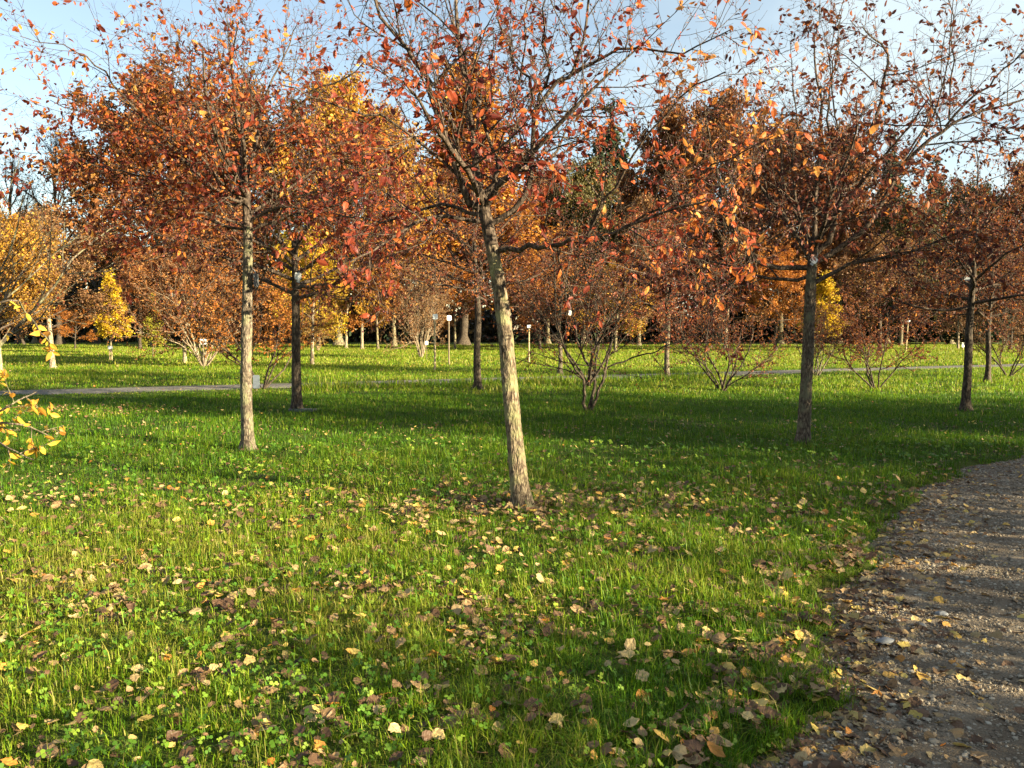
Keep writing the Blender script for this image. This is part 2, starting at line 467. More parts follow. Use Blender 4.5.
# crab apple twig recipe: level 0 trunk/leader, 1 limb, 2 branch, 3 twig, 4 spur
def crab_recipe(leaf=26, n1=7, n2=7, n3=3):
    return [dict(n=5, w=.05, up=.02, nc=8, t0=.55, ang=58, ratio=.75, rr=.55, tip=.35),
            dict(n=7, w=.13, up=.035, nc=n1, t0=.15, ang=52, ratio=.58, rr=.5, fall=.4, tip=.22),
            dict(n=6, w=.17, up=.03, nc=n2, t0=.08, ang=52, ratio=.50, rr=.6, fall=.4, tip=.3, rmin=.0035, leaf=leaf * .5),
            dict(n=4, w=.18, up=.05, nc=n3, t0=.1, ang=48, ratio=.55, rr=.7, tip=.5, rmin=.0024, leaf=leaf),
            dict(n=3, w=.15, up=.04, leaf=leaf, tip=.6, rmin=.0018)]

def finish_tree(root, T, g, bark, leafm, LL, WW, trunkVF=None, fruit=0, mult=1.0, droop=.5, tfun=None, spread=0.0, keep=None, fork=None):
    me = skel_mesh('trunk', T, bark, trunk=trunkVF, fork=fork)
    link('trunk', me, root)
    P, D = leaf_points(T, g, mult, spread, 4 if fruit else 0)
    if keep is not None:
        k = keep(P, g); P, D = P[k], D[k]
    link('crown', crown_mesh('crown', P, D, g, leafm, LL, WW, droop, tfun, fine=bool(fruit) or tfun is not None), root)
    if fruit:
        f = link('fruit', fruit_mesh('fruit', T, g, fruit), root); f['kind'] = 'stuff'
    return len(P)

def copy_tree(root, label, loc, rz, sc, leafm=None, bark=None, group=None, name=None, cat=None):
    r = root.copy(); COL.objects.link(r)
    if name: r.name = name
    r.location = loc; r.rotation_euler = (0, 0, rz)
    r.scale = sc if isinstance(sc, tuple) else (sc, sc, sc)
    r['label'] = label
    if cat: r['category'] = cat
    if group: r['group'] = group
    elif 'group' in r: del r['group']
    for ch in root.children:
        c = ch.copy(); COL.objects.link(c); c.parent = r
        m = leafm if ch.name.startswith('crown') else (bark if ch.name.startswith('trunk') else None)
        if m is not None:
            c.material_slots[0].link = 'OBJECT'; c.material_slots[0].material = m
    return r

# ------------------------------------------------------------------ the three crab apples in front
FORK = {21: 240, 32: 228, 43: 262}
def hero(label, depth, trunk_px, r0, r1, limbs, seed, leafm, bark, recipe, nleaf_mult, fruit, extra, LL, WW, tfun=None, keep=None):
    """limbs: list of (pixel polyline, depth change at its end, r0, r1)"""
    rnd = random.Random(seed); g = np.random.default_rng(seed)
    base = np.array(at(*trunk_px[0], depth)); base[2] = 0
    bz = float(ground_z(base[0], base[1]))
    org = np.array([base[0], base[1], bz - .02])
    root = thing('crab_apple_tree', label, 'tree', tuple(org), group='crab apple trees on the lawn')
    T = Skel()
    tp = [np.array(at(x, y, depth)) - org for x, y in trunk_px]; tp[0][2] = -.03
    tvf = trunk_mesh(tp, r0 * .9, r1 * .9, seed=seed, rings=130, sides=30)
    for px, dd, a, b in limbs:
        n = len(px)
        pts = [np.array(at(x, y, depth + dd * (k / (n - 1)) ** 1.2)) - org for k, (x, y) in enumerate(px)]
        limb(T, pts, a * (.72 if seed != 43 else .9), b * .8, 1, recipe, rnd, jit=.014)
    top = tp[-1]
    for (z, az, el, L, r) in extra:                                  # limbs towards and away from the camera
        p = tp[-1] + (tp[-2] - tp[-1]) * z
        d = (math.cos(az) * math.cos(el), math.sin(az) * math.cos(el), math.sin(el))
        grow(T, tuple(p), d, L, r, 1, recipe, rnd)
    n = finish_tree(root, T, g, bark, leafm, LL, WW, tvf, fruit, nleaf_mult, .45, tfun, 0, keep, at(512, FORK[seed], depth)[2])
    print('hero', label[:30], 'leaves', n, 'branches', sum(len(b) for b in T.br.values()))
    return root

rc = crab_recipe(24, 8, 7, 3)
C_D = ground(523, 511)[1]
hero('crab apple tree with the pale leaning trunk on sunlit leaf litter', C_D,
     [(524, 511), (518, 470), (511, 400), (504, 320), (495, 262), (487, 222), (480, 190)], .088, .052,
     [([(480, 192), (475, 153), (470, 110), (459, 40), (452, -60), (448, -150)], .3, .045, .008),
      ([(483, 212), (463, 190), (439, 123), (425, 80), (405, 47), (374, 3), (350, -60)], -.5, .045, .009),
      ([(486, 205), (494, 165), (472, 90), (457, 40), (440, -40)], .5, .028, .006),
      ([(482, 200), (505, 163), (512, 120), (525, 43), (534, -40)], -.3, .022, .005),
      ([(489, 225), (520, 203), (533, 170), (535, 115), (560, 82), (578, 60), (589, 0), (596, -60)], -.4, .040, .008),
      ([(536, 110), (528, 77), (509, 50), (498, 0), (490, -50)], .2, .02, .005),
      ([(537, 112), (550, 70), (541, 30), (552, -30)], -.6, .02, .005),
      ([(494, 250), (520, 247), (550, 246), (582, 241), (627, 227), (682, 207), (735, 192)], -1.0, .036, .007),
      ([(582, 241), (605, 200), (635, 153), (682, 97), (725, 72)], -.9, .02, .006),
      ([(627, 227), (652, 245), (677, 254), (700, 262)], -1.3, .012, .004),
      ([(627, 227), (680, 195), (728, 158), (775, 135)], -1.5, .016, .004),
      ([(682, 207), (715, 215), (742, 205)], -1.3, .012, .004),
      ([(484, 222), (432, 218), (382, 246), (350, 262)], -.9, .028, .006),
      ([(484, 216), (440, 206), (382, 220), (330, 212)], .7, .026, .006),
      ([(480, 195), (430, 150), (380, 120), (330, 100), (280, 85)], -.6, .022, .005),
      ([(560, 82), (620, 50), (680, 52), (730, 30)], -.7, .02, .005)],
     21, LM['crab_red'], BK['tan'], rc, .34, 2400,
     [(.2, 1.3, .5, 2.0, .03), (.5, -1.9, .35, 1.9, .03), (.1, 2.2, .7, 1.8, .028), (.6, -.9, .5, 1.8, .028)],   .068, .037,
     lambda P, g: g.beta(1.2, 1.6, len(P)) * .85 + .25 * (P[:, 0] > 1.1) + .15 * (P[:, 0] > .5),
     lambda P, g: g.uniform(0, 1, len(P)) < np.where(P[:, 0] > 1.0, g.uniform(0, 1, len(P)) + .05, np.clip(1.1 - (P[:, 2] - 2.9) / 1.2, .5, 1)))

L_D = ground(247, 451)[1]
hero('crab apple tree with an upright pale trunk and dense orange red crown', L_D,
     [(248, 451), (246, 380), (247, 310), (248, 240), (247, 205), (246, 185)], .085, .05,
     [([(246, 195), (230, 200), (173, 150), (133, 107), (103, 73), (78, 50), (20, 36)], -.9, .035, .005),
      ([(247, 200), (233, 203), (187, 193), (137, 173), (95, 165), (60, 150)], -.5, .032, .006),
      ([(247, 230), (210, 222), (160, 205), (110, 215)], .9, .026, .006),
      ([(248, 232), (290, 215), (340, 205), (385, 180)], -.6, .03, .006),
      ([(246, 195), (265, 150), (290, 118), (313, 90), (345, 78), (380, 50)], -.7, .035, .006),
      ([(246, 190), (243, 140), (236, 100), (230, 55), (224, 10)], .2, .04, .006),
      ([(246, 190), (222, 150), (190, 118), (165, 85), (150, 50)], .6, .034, .006),
      ([(246, 190), (258, 130), (268, 90), (285, 55), (300, 20)], .8, .034, .006),
      ([(247, 215), (300, 180), (350, 150), (400, 140)], .9, .03, .006),
      ([(247, 205), (200, 160), (140, 140), (95, 120), (50, 100)], .9, .03, .006),
      ([(246, 192), (200, 120), (190, 80), (193, 50)], -.9, .026, .005),
      ([(247, 225), (280, 205), (320, 215), (350, 245)], -.8, .026, .005),
      ([(247, 228), (205, 215), (165, 222), (130, 255)], -.8, .024, .005),
      ([(247, 222), (300, 195), (360, 190), (420, 215)], .3, .028, .005)],
     32, LM['crab_orange'], BK['grey'], crab_recipe(26, 9, 8, 3), .52, 2000,
     [(.3, 1.4, .45, 2.2, .03), (.6, -1.7, .35, 2.3, .032), (.1, -1.2, .7, 2.2, .03), (.2, 1.9, .7, 2.2, .028), (.8, -2.4, .3, 2, .028)], .072, .040,
     lambda P, g: g.beta(.95, 2.3, len(P)) * .97 + .10 * (P[:, 2] > 3.6),  # tints skew dark to paint shaded leaves inside the crown
     lambda P, g: g.uniform(0, 1, len(P)) < np.clip(1.2 - (P[:, 2] - 3.5) / 1.5, .30, 1))

R_D = ground(803, 446)[1]
hero('crab apple tree by the path bend with white tag at its fork', R_D,
     [(803, 446), (806, 390), (809, 330), (811, 280), (813, 255), (814, 240)], .095, .06,
     [([(814, 255), (834, 230), (847, 180), (871, 133), (884, 87), (887, 53), (867, 33), (850, 20)], -.4, .045, .006),
      ([(846, 185), (832, 143), (827, 107), (835, 60), (842, 10)], -.7, .022, .005),
      ([(815, 262), (864, 230), (897, 173), (931, 140), (964, 117), (1024, 100), (1080, 80)], -.6, .045, .008),
      ([(945, 127), (977, 93), (1004, 70), (1030, 45), (1060, 10)], -.9, .02, .005),
      ([(949, 120), (952, 60), (950, 0), (948, -40)], -.4, .014, .004),
      ([(811, 268), (768, 266), (745, 250), (725, 205), (712, 150), (705, 95)], -.7, .042, .006),
      ([(811, 262), (790, 225), (757, 180), (738, 140), (740, 90)], .5, .036, .006),
      ([(812, 285), (838, 270), (875, 259), (908, 252), (960, 235), (1010, 240)], -.6, .036, .006),
      ([(813, 250), (795, 200), (794, 150), (796, 110), (790, 40)], .3, .026, .005),
      ([(814, 245), (818, 180), (822, 120), (815, 60), (820, 0)], .5, .04, .006),
      ([(814, 250), (850, 200), (905, 160), (930, 110), (925, 60)], .9, .032, .006),
      ([(812, 275), (770, 280), (730, 265), (690, 262), (660, 275)], .6, .03, .006)],
     43, LM['crab_maroon'], BK['brown'], crab_recipe(25, 9, 8, 3), .52, 2600,
     [(.3, 1.4, .4, 2.2, .03), (.6, -1.7, .3, 2.3, .032), (.2, -1.2, .7, 2.2, .03), (.2, 1.9, .7, 2.2, .028), (.9, 1.0, .3, 2.2, .028)], .076, .042,
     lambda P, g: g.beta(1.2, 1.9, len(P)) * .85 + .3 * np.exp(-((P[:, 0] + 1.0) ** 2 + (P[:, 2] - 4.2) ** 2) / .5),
     lambda P, g: g.uniform(0, 1, len(P)) < np.clip(1.2 - (P[:, 2] - 3.3) / 1.4, .33, 1))

# ------------------------------------------------------------------ generic crab apples behind
def generic_crab(seed, leafm, bark, mult, h=2.0, spreadL=2.5):
    rnd = random.Random(seed); g = np.random.default_rng(seed)
    root = thing('crab_apple_tree', 'x', 'tree')
    T = Skel()
    rec = crab_recipe(24, 8, 8, 3)
    lean = rnd.uniform(-.06, .06)
    tp = [(0, 0, -.03), (lean * .3, .02, h * .35), (lean * .7, -.02, h * .75), (lean, 0, h), (lean * 1.3, .02, h + .5), (lean, .05, h + 1.0)]
    tvf = trunk_mesh(tp, .085, .045, seed=seed, rings=40, sides=14)
    n = 12
    for k in range(n):
        z = h - .1 + .95 * k / n
        az = k * 2.4 + rnd.uniform(-.4, .4); el = rad(4 + 52 * k / n + rnd.uniform(-8, 8))
        d = (math.cos(az) * math.cos(el), math.sin(az) * math.cos(el), math.sin(el))
        grow(T, (lean, 0, z), d, spreadL * rnd.uniform(.75, 1.1), .034, 1, rec, rnd)
    grow(T, (lean, .05, h + .9), (0, 0, 1), 2.2, .035, 1, rec, rnd)
    n = finish_tree(root, T, g, bark, leafm, .062, .036, tvf, 0, mult)
    print('generic crab', n)
    return root

GA = generic_crab(101, LM['crab_maroon'], BK['dark'], .8)
GB = generic_crab(102, LM['crab_maroon'], BK['dark'], .62, 2.15, 2.3)
CRAB_G = 'crab apple trees on the lawn'
used = set()
def put_crab(src, px, py, label, rz, sc, leafm=None, bark=None, dx=None):
    x, y = ground(px, py)
    z = float(ground_z(x, y))
    if src.name not in used:
        used.add(src.name)
        src.location = (x, y, z); src.rotation_euler = (0, 0, rz); src.scale = (sc,) * 3
        src['label'] = label; src['group'] = CRAB_G
        for ch in src.children:
            m = leafm if ch.name.startswith('crown') else (bark if ch.name.startswith('trunk') else None)
            if m: ch.material_slots[0].link = 'OBJECT'; ch.material_slots[0].material = m
        return src
    return copy_tree(src, label, (x, y, z), rz, sc, leafm, bark, CRAB_G)

put_crab(GA, 297, 412, 'crab apple tree with dark straight trunk and square white tag', .4, 1.12, LM['crab_maroon'], BK['dark'])
put_crab(GB, 478, 390, 'slim dark trunked crab apple just left of the pale leaning trunk', 1.2, 1.18, LM['crab_maroon'])
put_crab(GA, 667, 378, 'thin grey crab apple beyond the bare multi stemmed shrub', 2.3, 1.02, LM['crab_red'], BK['grey'])
put_crab(GB, 965, 410, 'dark trunked crab apple with a bluish tag near the path', 3.0, .98, LM['crab_maroon'])
put_crab(GA, 987, 383, 'thinner dark crab apple behind the one with bluish tag', 4.0, .95, LM['crab_maroon'])
put_crab(GB, 560, 374, 'short crab apple half hidden behind the bare multi stemmed shrub', 5.0, .92, LM['crab_maroon'], BK['grey'])

# ------------------------------------------------------------------ multi-stemmed shrubs
def shrub_proto(seed, leafm, bark, stems, h, spread, leaf=14, mult=1.0, LL=.05, up=.07, name='shrub', n2=6, r=.03, droop=.4):
    rnd = random.Random(seed); g = np.random.default_rng(seed)
    root = thing(name, 'x', 'shrub')
    T = Skel()
    rec = [None,
           dict(n=9, w=.17, up=up, nc=9, t0=.25, ang=36, ratio=.55, rr=.55, fall=.4, tip=.25),
           dict(n=6, w=.12, up=.05, nc=n2, t0=.1, ang=40, ratio=.5, rr=.6, fall=.4, tip=.3, rmin=.004, leaf=leaf * .6),
           dict(n=4, w=.15, up=.05, nc=2, t0=.2, ang=42, ratio=.5, rr=.7, tip=.5, rmin=.003, leaf=leaf),
           dict(n=3, w=.12, up=.05, leaf=leaf, tip=.6, rmin=.0025)]
    for k in range(stems):
        az = k * 2 * PI / stems + rnd.uniform(-.4, .4); el = rad(rnd.uniform(90 - spread, 90 - spread * .35))
        d = (math.cos(az) * math.cos(el), math.sin(az) * math.cos(el), math.sin(el))
        grow(T, (.06 * math.cos(az), .06 * math.sin(az), -.03), d, h * rnd.uniform(.8, 1.1), r * rnd.uniform(.7, 1.1), 1, rec, rnd)
    n = finish_tree(root, T, g, bark, leafm, LL, LL * .6, None, 0, mult, droop)
    print('shrub', seed, n)
    return root

# the dark V-shaped shrub in mid lawn, laid out stem by stem
def v_shrub():
    rnd = random.Random(5); g = np.random.default_rng(5)
    x, y = ground(588, 413); z = float(ground_z(x, y))
    root = thing('shrub', 'tall shrub with bare dark stems forking low in mid lawn', 'shrub', (x, y, z - .02), group='multi stemmed shrubs on the lawn')
    org = np.array([x, y, z - .02])
    T = Skel()
    rec = [None, dict(n=8, w=.09, up=.05, nc=8, t0=.25, ang=40, ratio=.5, rr=.5, fall=.4, tip=.25),
           dict(n=6, w=.12, up=.05, nc=6, t0=.1, ang=42, ratio=.5, rr=.6, fall=.4, tip=.3, rmin=.004, leaf=9),
           dict(n=4, w=.15, up=.05, nc=2, t0=.2, ang=42, ratio=.5, rr=.7, tip=.5, rmin=.003, leaf=9),
           dict(n=3, w=.12, up=.05, leaf=9, tip=.6, rmin=.0025)]
    for px, dd, a, b in [
        ([(587, 414), (584, 396), (584, 380), (572, 364), (560, 340), (556, 300), (552, 240)], -.6, .055, .01),
        ([(588, 414), (593, 395), (594, 375), (580, 350), (573, 320), (566, 290), (575, 230)], .5, .06, .01),
        ([(590, 413), (600, 390), (607, 365), (612, 340), (617, 320), (640, 298), (665, 283)], -.4, .05, .01),
        ([(594, 378), (598, 350), (606, 325), (620, 300), (634, 260), (640, 220)], .4, .035, .008),
        ([(606, 368), (632, 358), (652, 352), (668, 345), (690, 335), (712, 322)], -.8, .028, .006),
        ([(584, 380), (566, 365), (553, 350), (540, 346), (525, 338)], .5, .022, .005),
        ([(580, 350), (588, 310), (592, 270), (588, 220)], -.7, .024, .006),
        ([(598, 350), (596, 300), (606, 250), (612, 200)], 1.0, .024, .006)]:
        n = len(px)
        limb(T, [np.array(at(u, v, y + dd * (k / (n - 1)) ** 1.2)) - org for k, (u, v) in enumerate(px)], a * .62, b * .8, 1, rec, rnd, .014)
    for az in (1.2, -1.4, 2.8, -.5):
        grow(T, (0, 0, .5), (math.cos(az) * .6, math.sin(az) * .6, .75), 2.5, .024, 1, rec, rnd)
    finish_tree(root, T, g, BK['dark'], LM['crab_maroon'], .05, .03, None, 0, 1.0)
v_shrub()

SHRUB_G = 'multi stemmed shrubs on the lawn'
SA = shrub_proto(61, LM['crab_maroon'], BK['dark'], 8, 2.5, 60, 22)
SB = shrub_proto(62, LM['crab_orange'], BK['dark'], 6, 2.7, 46, 44)
SV = shrub_proto(63, LM['rustbrown'], BK['pale'], 20, 3.7, 38, 26, 1.0, .075, .055, n2=6, r=.03)
def put(src, x, y, label, rz, sc, leafm=None, bark=None, group=None, dz=0):
    z = float(ground_z(x, y)) + dz
    if src.name not in used:
        used.add(src.name)
        src.location = (x, y, z); src.rotation_euler = (0, 0, rz)
        src.scale = sc if isinstance(sc, tuple) else (sc,) * 3
        src['label'] = label
        if group: src['group'] = group
        for ch in src.children:
            m = leafm if ch.name.startswith('crown') else (bark if ch.name.startswith('trunk') else None)
            if m: ch.material_slots[0].link = 'OBJECT'; ch.material_slots[0].material = m
        return src
    return copy_tree(src, label, (x, y, z), rz, sc, leafm, bark, group)
def putp(src, px, py, *a, **k):
    return put(src, *ground(px, py), *a, **k)

putp(SA, 722, 390, 'low spreading shrub with dark twigs right of the bare stemmed shrub', .5, (1.15, 1.0, .85), LM['crab_maroon'], None, SHRUB_G)
putp(SB, 876, 389, 'rounded red brown shrub on the grass between two dark trunks', 1.0, (1.05, .95, .85), LM['crab_maroon'], None, SHRUB_G)
putp(SA, 816, 377, 'thin twiggy shrub half hidden behind the tagged trunk by the path', 2.0, .9, LM['crab_maroon'], BK['grey'], SHRUB_G)
putp(SB, 1008, 378, 'brown shrub at the frame edge with dark twisted base', 2.6, .95, LM['brown'], None, SHRUB_G)
putp(SB, 262, 389, 'orange shrub behind the two left trunks beside a pale plate', 3.4, 1.15, LM['rust'], None, SHRUB_G)
putp(SV, 204, 367, 'large vase shaped orange pink shrub with pale stems and white label', .3, 1.08, LM['rustbrown'], None, SHRUB_G)
putp(SV, 421, 358, 'tall tan vase shrub of bare pale stems near two label posts', 1.4, (.75, .75, 1.25), LM['brown'], None, SHRUB_G)
putp(SV, 318, 352, 'slender clump of pale bare stems under the yellow tree', 2.4, (.5, .5, .8), LM['gold'], None, SHRUB_G)

# ------------------------------------------------------------------ park trees farther back and the wood
def big_proto(seed, leafm, bark, H, R, trunk_h, leaf=4, LL=.26, mult=1.0, shape='broad', spread=.25, name='tree', limbs=16, n1=7, n2=5, droop=.3):
    rnd = random.Random(seed); g = np.random.default_rng(seed)
    root = thing(name, 'x', 'tree')
    T = Skel()
    k_ = H / 20
    rec = [None,
           dict(n=7, w=.12, up=.05, nc=n1, t0=.2, ang=42, ratio=.55, rr=.5, fall=.45, tip=.25),
           dict(n=5, w=.15, up=.05, nc=n2, t0=.15, ang=45, ratio=.52, rr=.6, fall=.4, tip=.3, rmin=.012 * k_, leaf=leaf * .5),
           dict(n=4, w=.18, up=.04, nc=3, t0=.2, ang=45, ratio=.55, rr=.6, tip=.4, rmin=.008 * k_, leaf=leaf),
           dict(n=3, w=.18, up=.03, leaf=leaf, tip=.5, rmin=.006 * k_)]
    bend = [rnd.gauss(0, .02 * H) for _ in range(4)]
    tp = [(0, 0, -.1), (bend[0] * .4, bend[1] * .4, H * .3), (bend[0], bend[1], H * .6), (bend[2] * .6 + bend[0] * .4, bend[3] * .6, H * .92)]
    tvf = trunk_mesh(tp, (.018 if shape == 'broad' else .010) * H, .004 * H, seed=seed, rings=24, sides=10)
    for k in range(limbs):
        f = (k + rnd.random()) / limbs
        z = trunk_h + (H * .9 - trunk_h) * f
        if shape == 'broad':
            L = R * (.55 + .75 * math.sin(PI * (.15 + .8 * f)) ** .8) * rnd.uniform(.75, 1.1) * (1 - .25 * f); el = rad(15 + 60 * f + rnd.uniform(-10, 10))
        elif shape == 'column':
            L = R * (1.05 - .75 * f) * rnd.uniform(.85, 1.1); el = rad(35 + 30 * f + rnd.uniform(-6, 6))
        else:   # cone
            L = R * (1.05 - f) * rnd.uniform(.85, 1.1) + .04 * R; el = rad(-8 + 20 * f + rnd.uniform(-6, 6))
        az = k * 2.4 + rnd.uniform(-.4, .4)
        d = (math.cos(az) * math.cos(el), math.sin(az) * math.cos(el), math.sin(el))
        s = min(z / H, .92) / .92
        p = (np.interp(z, [t[2] for t in tp], [t[0] for t in tp]), np.interp(z, [t[2] for t in tp], [t[1] for t in tp]), z)
        grow(T, p, d, L, .0075 * H * (1.1 - .7 * f), 1, rec, rnd)
    top = tp[-1]
    grow(T, top, (0, 0, 1), H * .1, .004 * H, 2, rec, rnd)
    n = finish_tree(root, T, g, bark, leafm, LL, LL * .65, tvf, 0, mult, droop, None, spread)
    print('big', seed, shape, n)
    return root

BROAD1 = big_proto(201, LM['rustbrown'], BK['far'], 20, 7.5, 4.0, 9, .36, 2.0, 'broad', .32, 'broadleaf_tree', 22, 7, 6)
BROAD2 = big_proto(202, LM['gold'], BK['far'], 20, 6.5, 3.4, 9, .36, 2.0, 'broad', .32, 'broadleaf_tree', 24, 7, 6)
COLUMN = big_proto(203, LM['rust'], BK['far'], 22, 5.2, 3.2, 9, .34, 2.4, 'column', .3, 'redwood_tree', 40, 6, 5)
CONIF = big_proto(204, LM['conifer'], BK['far'], 22, 4.6, 1.5, 9, .46, 2.2, 'cone', .25, 'conifer_tree', 64, 5, 3, .6)
SMALL = big_proto(205, LM['brown'], BK['far'], 5.6, 2.4, 1.5, 26, .10, 1.6, 'broad', .08, 'park_tree', 18, 7, 6)
SMALLC = big_proto(206, LM['yellow'], BK['far'], 4.2, 1.1, .5, 60, .10, 1.0, 'column', .06, 'columnar_tree', 26, 6, 5)
BARE = big_proto(207, LM['brown'], BK['dark'], 18, 6.5, 4.0, .35, .22, 1.0, 'broad', .1, 'bare_tree', 20, 8, 7)

# mid lawn trees
PARK_G = 'small park trees across the far path'
def midt(src, px, py, H, label, rz, leafm, bark=None, wide=1.0, group=PARK_G):
    x, y = ground(px, py)
    h0 = {'park_tree': 5.6, 'columnar_tree': 4.2}[src['kindname']]
    s = H / h0
    return put(src, x, y, label, rz, (s * wide, s * wide, s), leafm, bark, group)
SMALL['kindname'] = 'park_tree'; SMALLC['kindname'] = 'columnar_tree'
midt(SMALL, 53, 368, 5.4, 'brown leaved park tree with olive trunk beyond the far path', .3, LM['brown'], BK['pale'], 1.15)
midt(SMALL, 1, 377, 5.0, 'tawny brown park tree with pale trunk cut by the frame edge', 1.3, LM['goldbrown'], BK['pale'])
midt(SMALLC, 111, 354, 5.0, 'bright yellow columnar tree behind a small white sign', 0, LM['yellow'], None, 1.1)
midt(SMALLC, 153, 358, 3.4, 'thin lime yellow sapling beside the bright yellow columnar tree', 1, LM['lime'], None, .8)
midt(SMALL, 185, 364, 5.0, 'brown park tree whose trunk stands left of the vase shrub', 2.3, LM['rustbrown'])
midt(SMALL, 312, 365, 5.2, 'yellow crowned park tree right of the white tagged dark trunk', 3.3, LM['yellow'], BK['pale'], .85)
midt(SMALL, 346, 349, 6.8, 'orange park tree with thick pale trunk at the wood edge', 4.0, LM['rustbrown'], BK['pale'], .9)
midt(SMALL, 362, 350, 7.4, 'gold and orange park tree with leaning pale trunk at wood edge', 5.0, LM['gold'], BK['pale'], .9)
midt(SMALL, 378, 350, 6.2, 'orange brown park tree with thinner trunk at the wood edge', .9, LM['rust'], BK['far'], .9)
midt(SMALL, 455, 349, 5.6, 'low bright orange tree behind the darker label post', 1.9, LM['rust'], BK['far'], 1.1)
midt(SMALL, 615, 352, 5.0, 'ochre yellow tree glowing behind the bare stemmed shrub', 2.7, LM['gold'], BK['far'], 1.4)
midt(SMALL, 725, 350, 7.0, 'ochre brown tree behind the low spreading shrub', 3.6, LM['brown'], BK['pale'], 1.1)
midt(SMALLC, 822, 352, 5.2, 'small bright yellow tree behind the tagged trunk by the path', .7, LM['yellow'], None, 1.3)
midt(SMALL, 775, 351, 6.5, 'rusty brown tree left of the tagged trunk across the lawn', 4.4, LM['rust'], BK['dark'], 1.1)
midt(SMALL, 880, 350, 7.2, 'dull red brown tree behind the rounded red brown shrub', 5.4, LM['brown'], BK['dark'], 1.2)
midt(SMALL, 958, 349, 5.2, 'brown tree with thin pale trunk beside a white marker', 1.1, LM['brown'], BK['pale'], 1.0)
midt(SMALL, 1010, 350, 6.0, 'ochre brown tree behind the shrub with twisted base', 2.1, LM['brown'], BK['dark'], 1.2)
midt(SMALL, 540, 350, 6.0, 'rust orange tree seen between pale trunk and bare shrub', 5.9, LM['rust'], BK['dark'], 1.1)
midt(SMALL, 140, 349, 6.5, 'dark brown tree behind the lime yellow sapling', 3.0, LM['rustbrown'], BK['dark'], 1.2)
midt(SMALL, 75, 350, 3.0, 'small orange red tree under the brown leaved park tree', 3.9, LM['rust'], BK['dark'], 1.2)

# the wood: (proto, centre px, distance, top py, label, leaf, bark, width factor, rz)
H0 = {id(BROAD1): 21.5, id(BROAD2): 21.5, id(COLUMN): 23.0, id(CONIF): 23.0, id(BARE): 19.5}
WOOD_G = 'tall trees of the wood behind the lawn'
def wood(src, px, Y, top, label, leafm, wide=1.0, rz=0, bark=None):
    x, _, zt = at(px, top, Y)
    s = zt / H0[id(src)]
    put(src, x, Y, label, rz, (s * wide, s * wide, s), leafm, bark, WOOD_G)
wood(BARE, 12, 82, 150, 'bare dark tree at the frame edge above the yellow brown crowns', LM['brown'], 1.0, 0)
wood(BARE, 52, 78, 125, 'bare dark tree between the frame edge and the big rust crown', LM['brown'], .9, 2)
wood(BARE, 90, 88, 150, 'low bare tree against the left flank of the big rust crown', LM['brown'], .9, 4)
wood(BROAD1, 150, 72, 86, 'massive rust brown tree rising behind the upright pale trunk crown', LM['rustbrown'], 1.1, .5)
wood(BROAD2, 240, 78, 92, 'brown orange tree right beside the massive rust brown one', LM['brown'], .95, 1.5)
wood(BROAD2, 335, 74, 80, 'tall golden orange tree left of the rusty spire shaped one', LM['gold'], .85, 2.5)
wood(BROAD1, 392, 70, 118, 'yellow gold tree tucked against the rusty spire shaped one', LM['gold'], .6, 3.5)
wood(COLUMN, 462, 76, 52, 'tallest tree of the wood, a rusty orange spire shape', LM['amber'], 1.6, .4, BK['dark'])
wood(BROAD1, 548, 84, 178, 'low brown tree between the rusty spire and the dark conifer', LM['brown'], .8, 4.5)
wood(CONIF, 612, 95, 94, 'dark green conifer poking above the brown crowns near the middle', LM['conifer'], 1.15, 0)
wood(BROAD2, 585, 78, 165, 'olive yellow tree at the foot of the dark conifer', LM['olive'], .8, 5.5)
wood(BROAD1, 668, 86, 112, 'purple brown tree right of the dark conifer', LM['rustbrown'], .7, .2)
wood(BROAD2, 722, 80, 98, 'brown tree with rounded top behind the bright orange leaf cluster', LM['rustbrown'], .75, 1.2)
wood(BROAD1, 785, 84, 132, 'ochre tree behind the crown of the tagged path tree', LM['brown'], .8, 2.2)
wood(BROAD2, 845, 78, 130, 'rust brown tree left of the pointed green conifers', LM['rustbrown'], .7, 3.2)
wood(CONIF, 893, 92, 126, 'pointed green conifer, taller of the two above the path tree', LM['conifer'], .9, 1)
wood(CONIF, 936, 96, 150, 'shorter green conifer right of the pointed taller one', LM['conifer'], .9, 2)
wood(BROAD1, 975, 80, 190, 'dark olive tree below the two pointed conifers', LM['olive'], .9, 4.2)
wood(BROAD2, 1035, 78, 165, 'dark brown tree cut by the frame edge behind the path', LM['brown'], .9, 5.2)
wood(BROAD1, 905, 74, 205, 'low dark brown tree in front of the pointed conifers', LM['olive'], .9, 5.9)
wood(CONIF, 858, 86, 205, 'dark evergreen filling the gap behind the path tree crown', LM['conifer'], 1.9, 3)
wood(CONIF, 955, 84, 215, 'broad dark evergreen behind the bluish tagged trunk', LM['conifer'], 1.9, 4)
wood(BROAD2, 640, 74, 200, 'low russet tree in front of the purple brown tree', LM['brown'], .9, .9)
wood(BROAD1, 30, 90, 215, 'low yellow brown tree under the bare dark trees', LM['brown'], .9, 1.9)

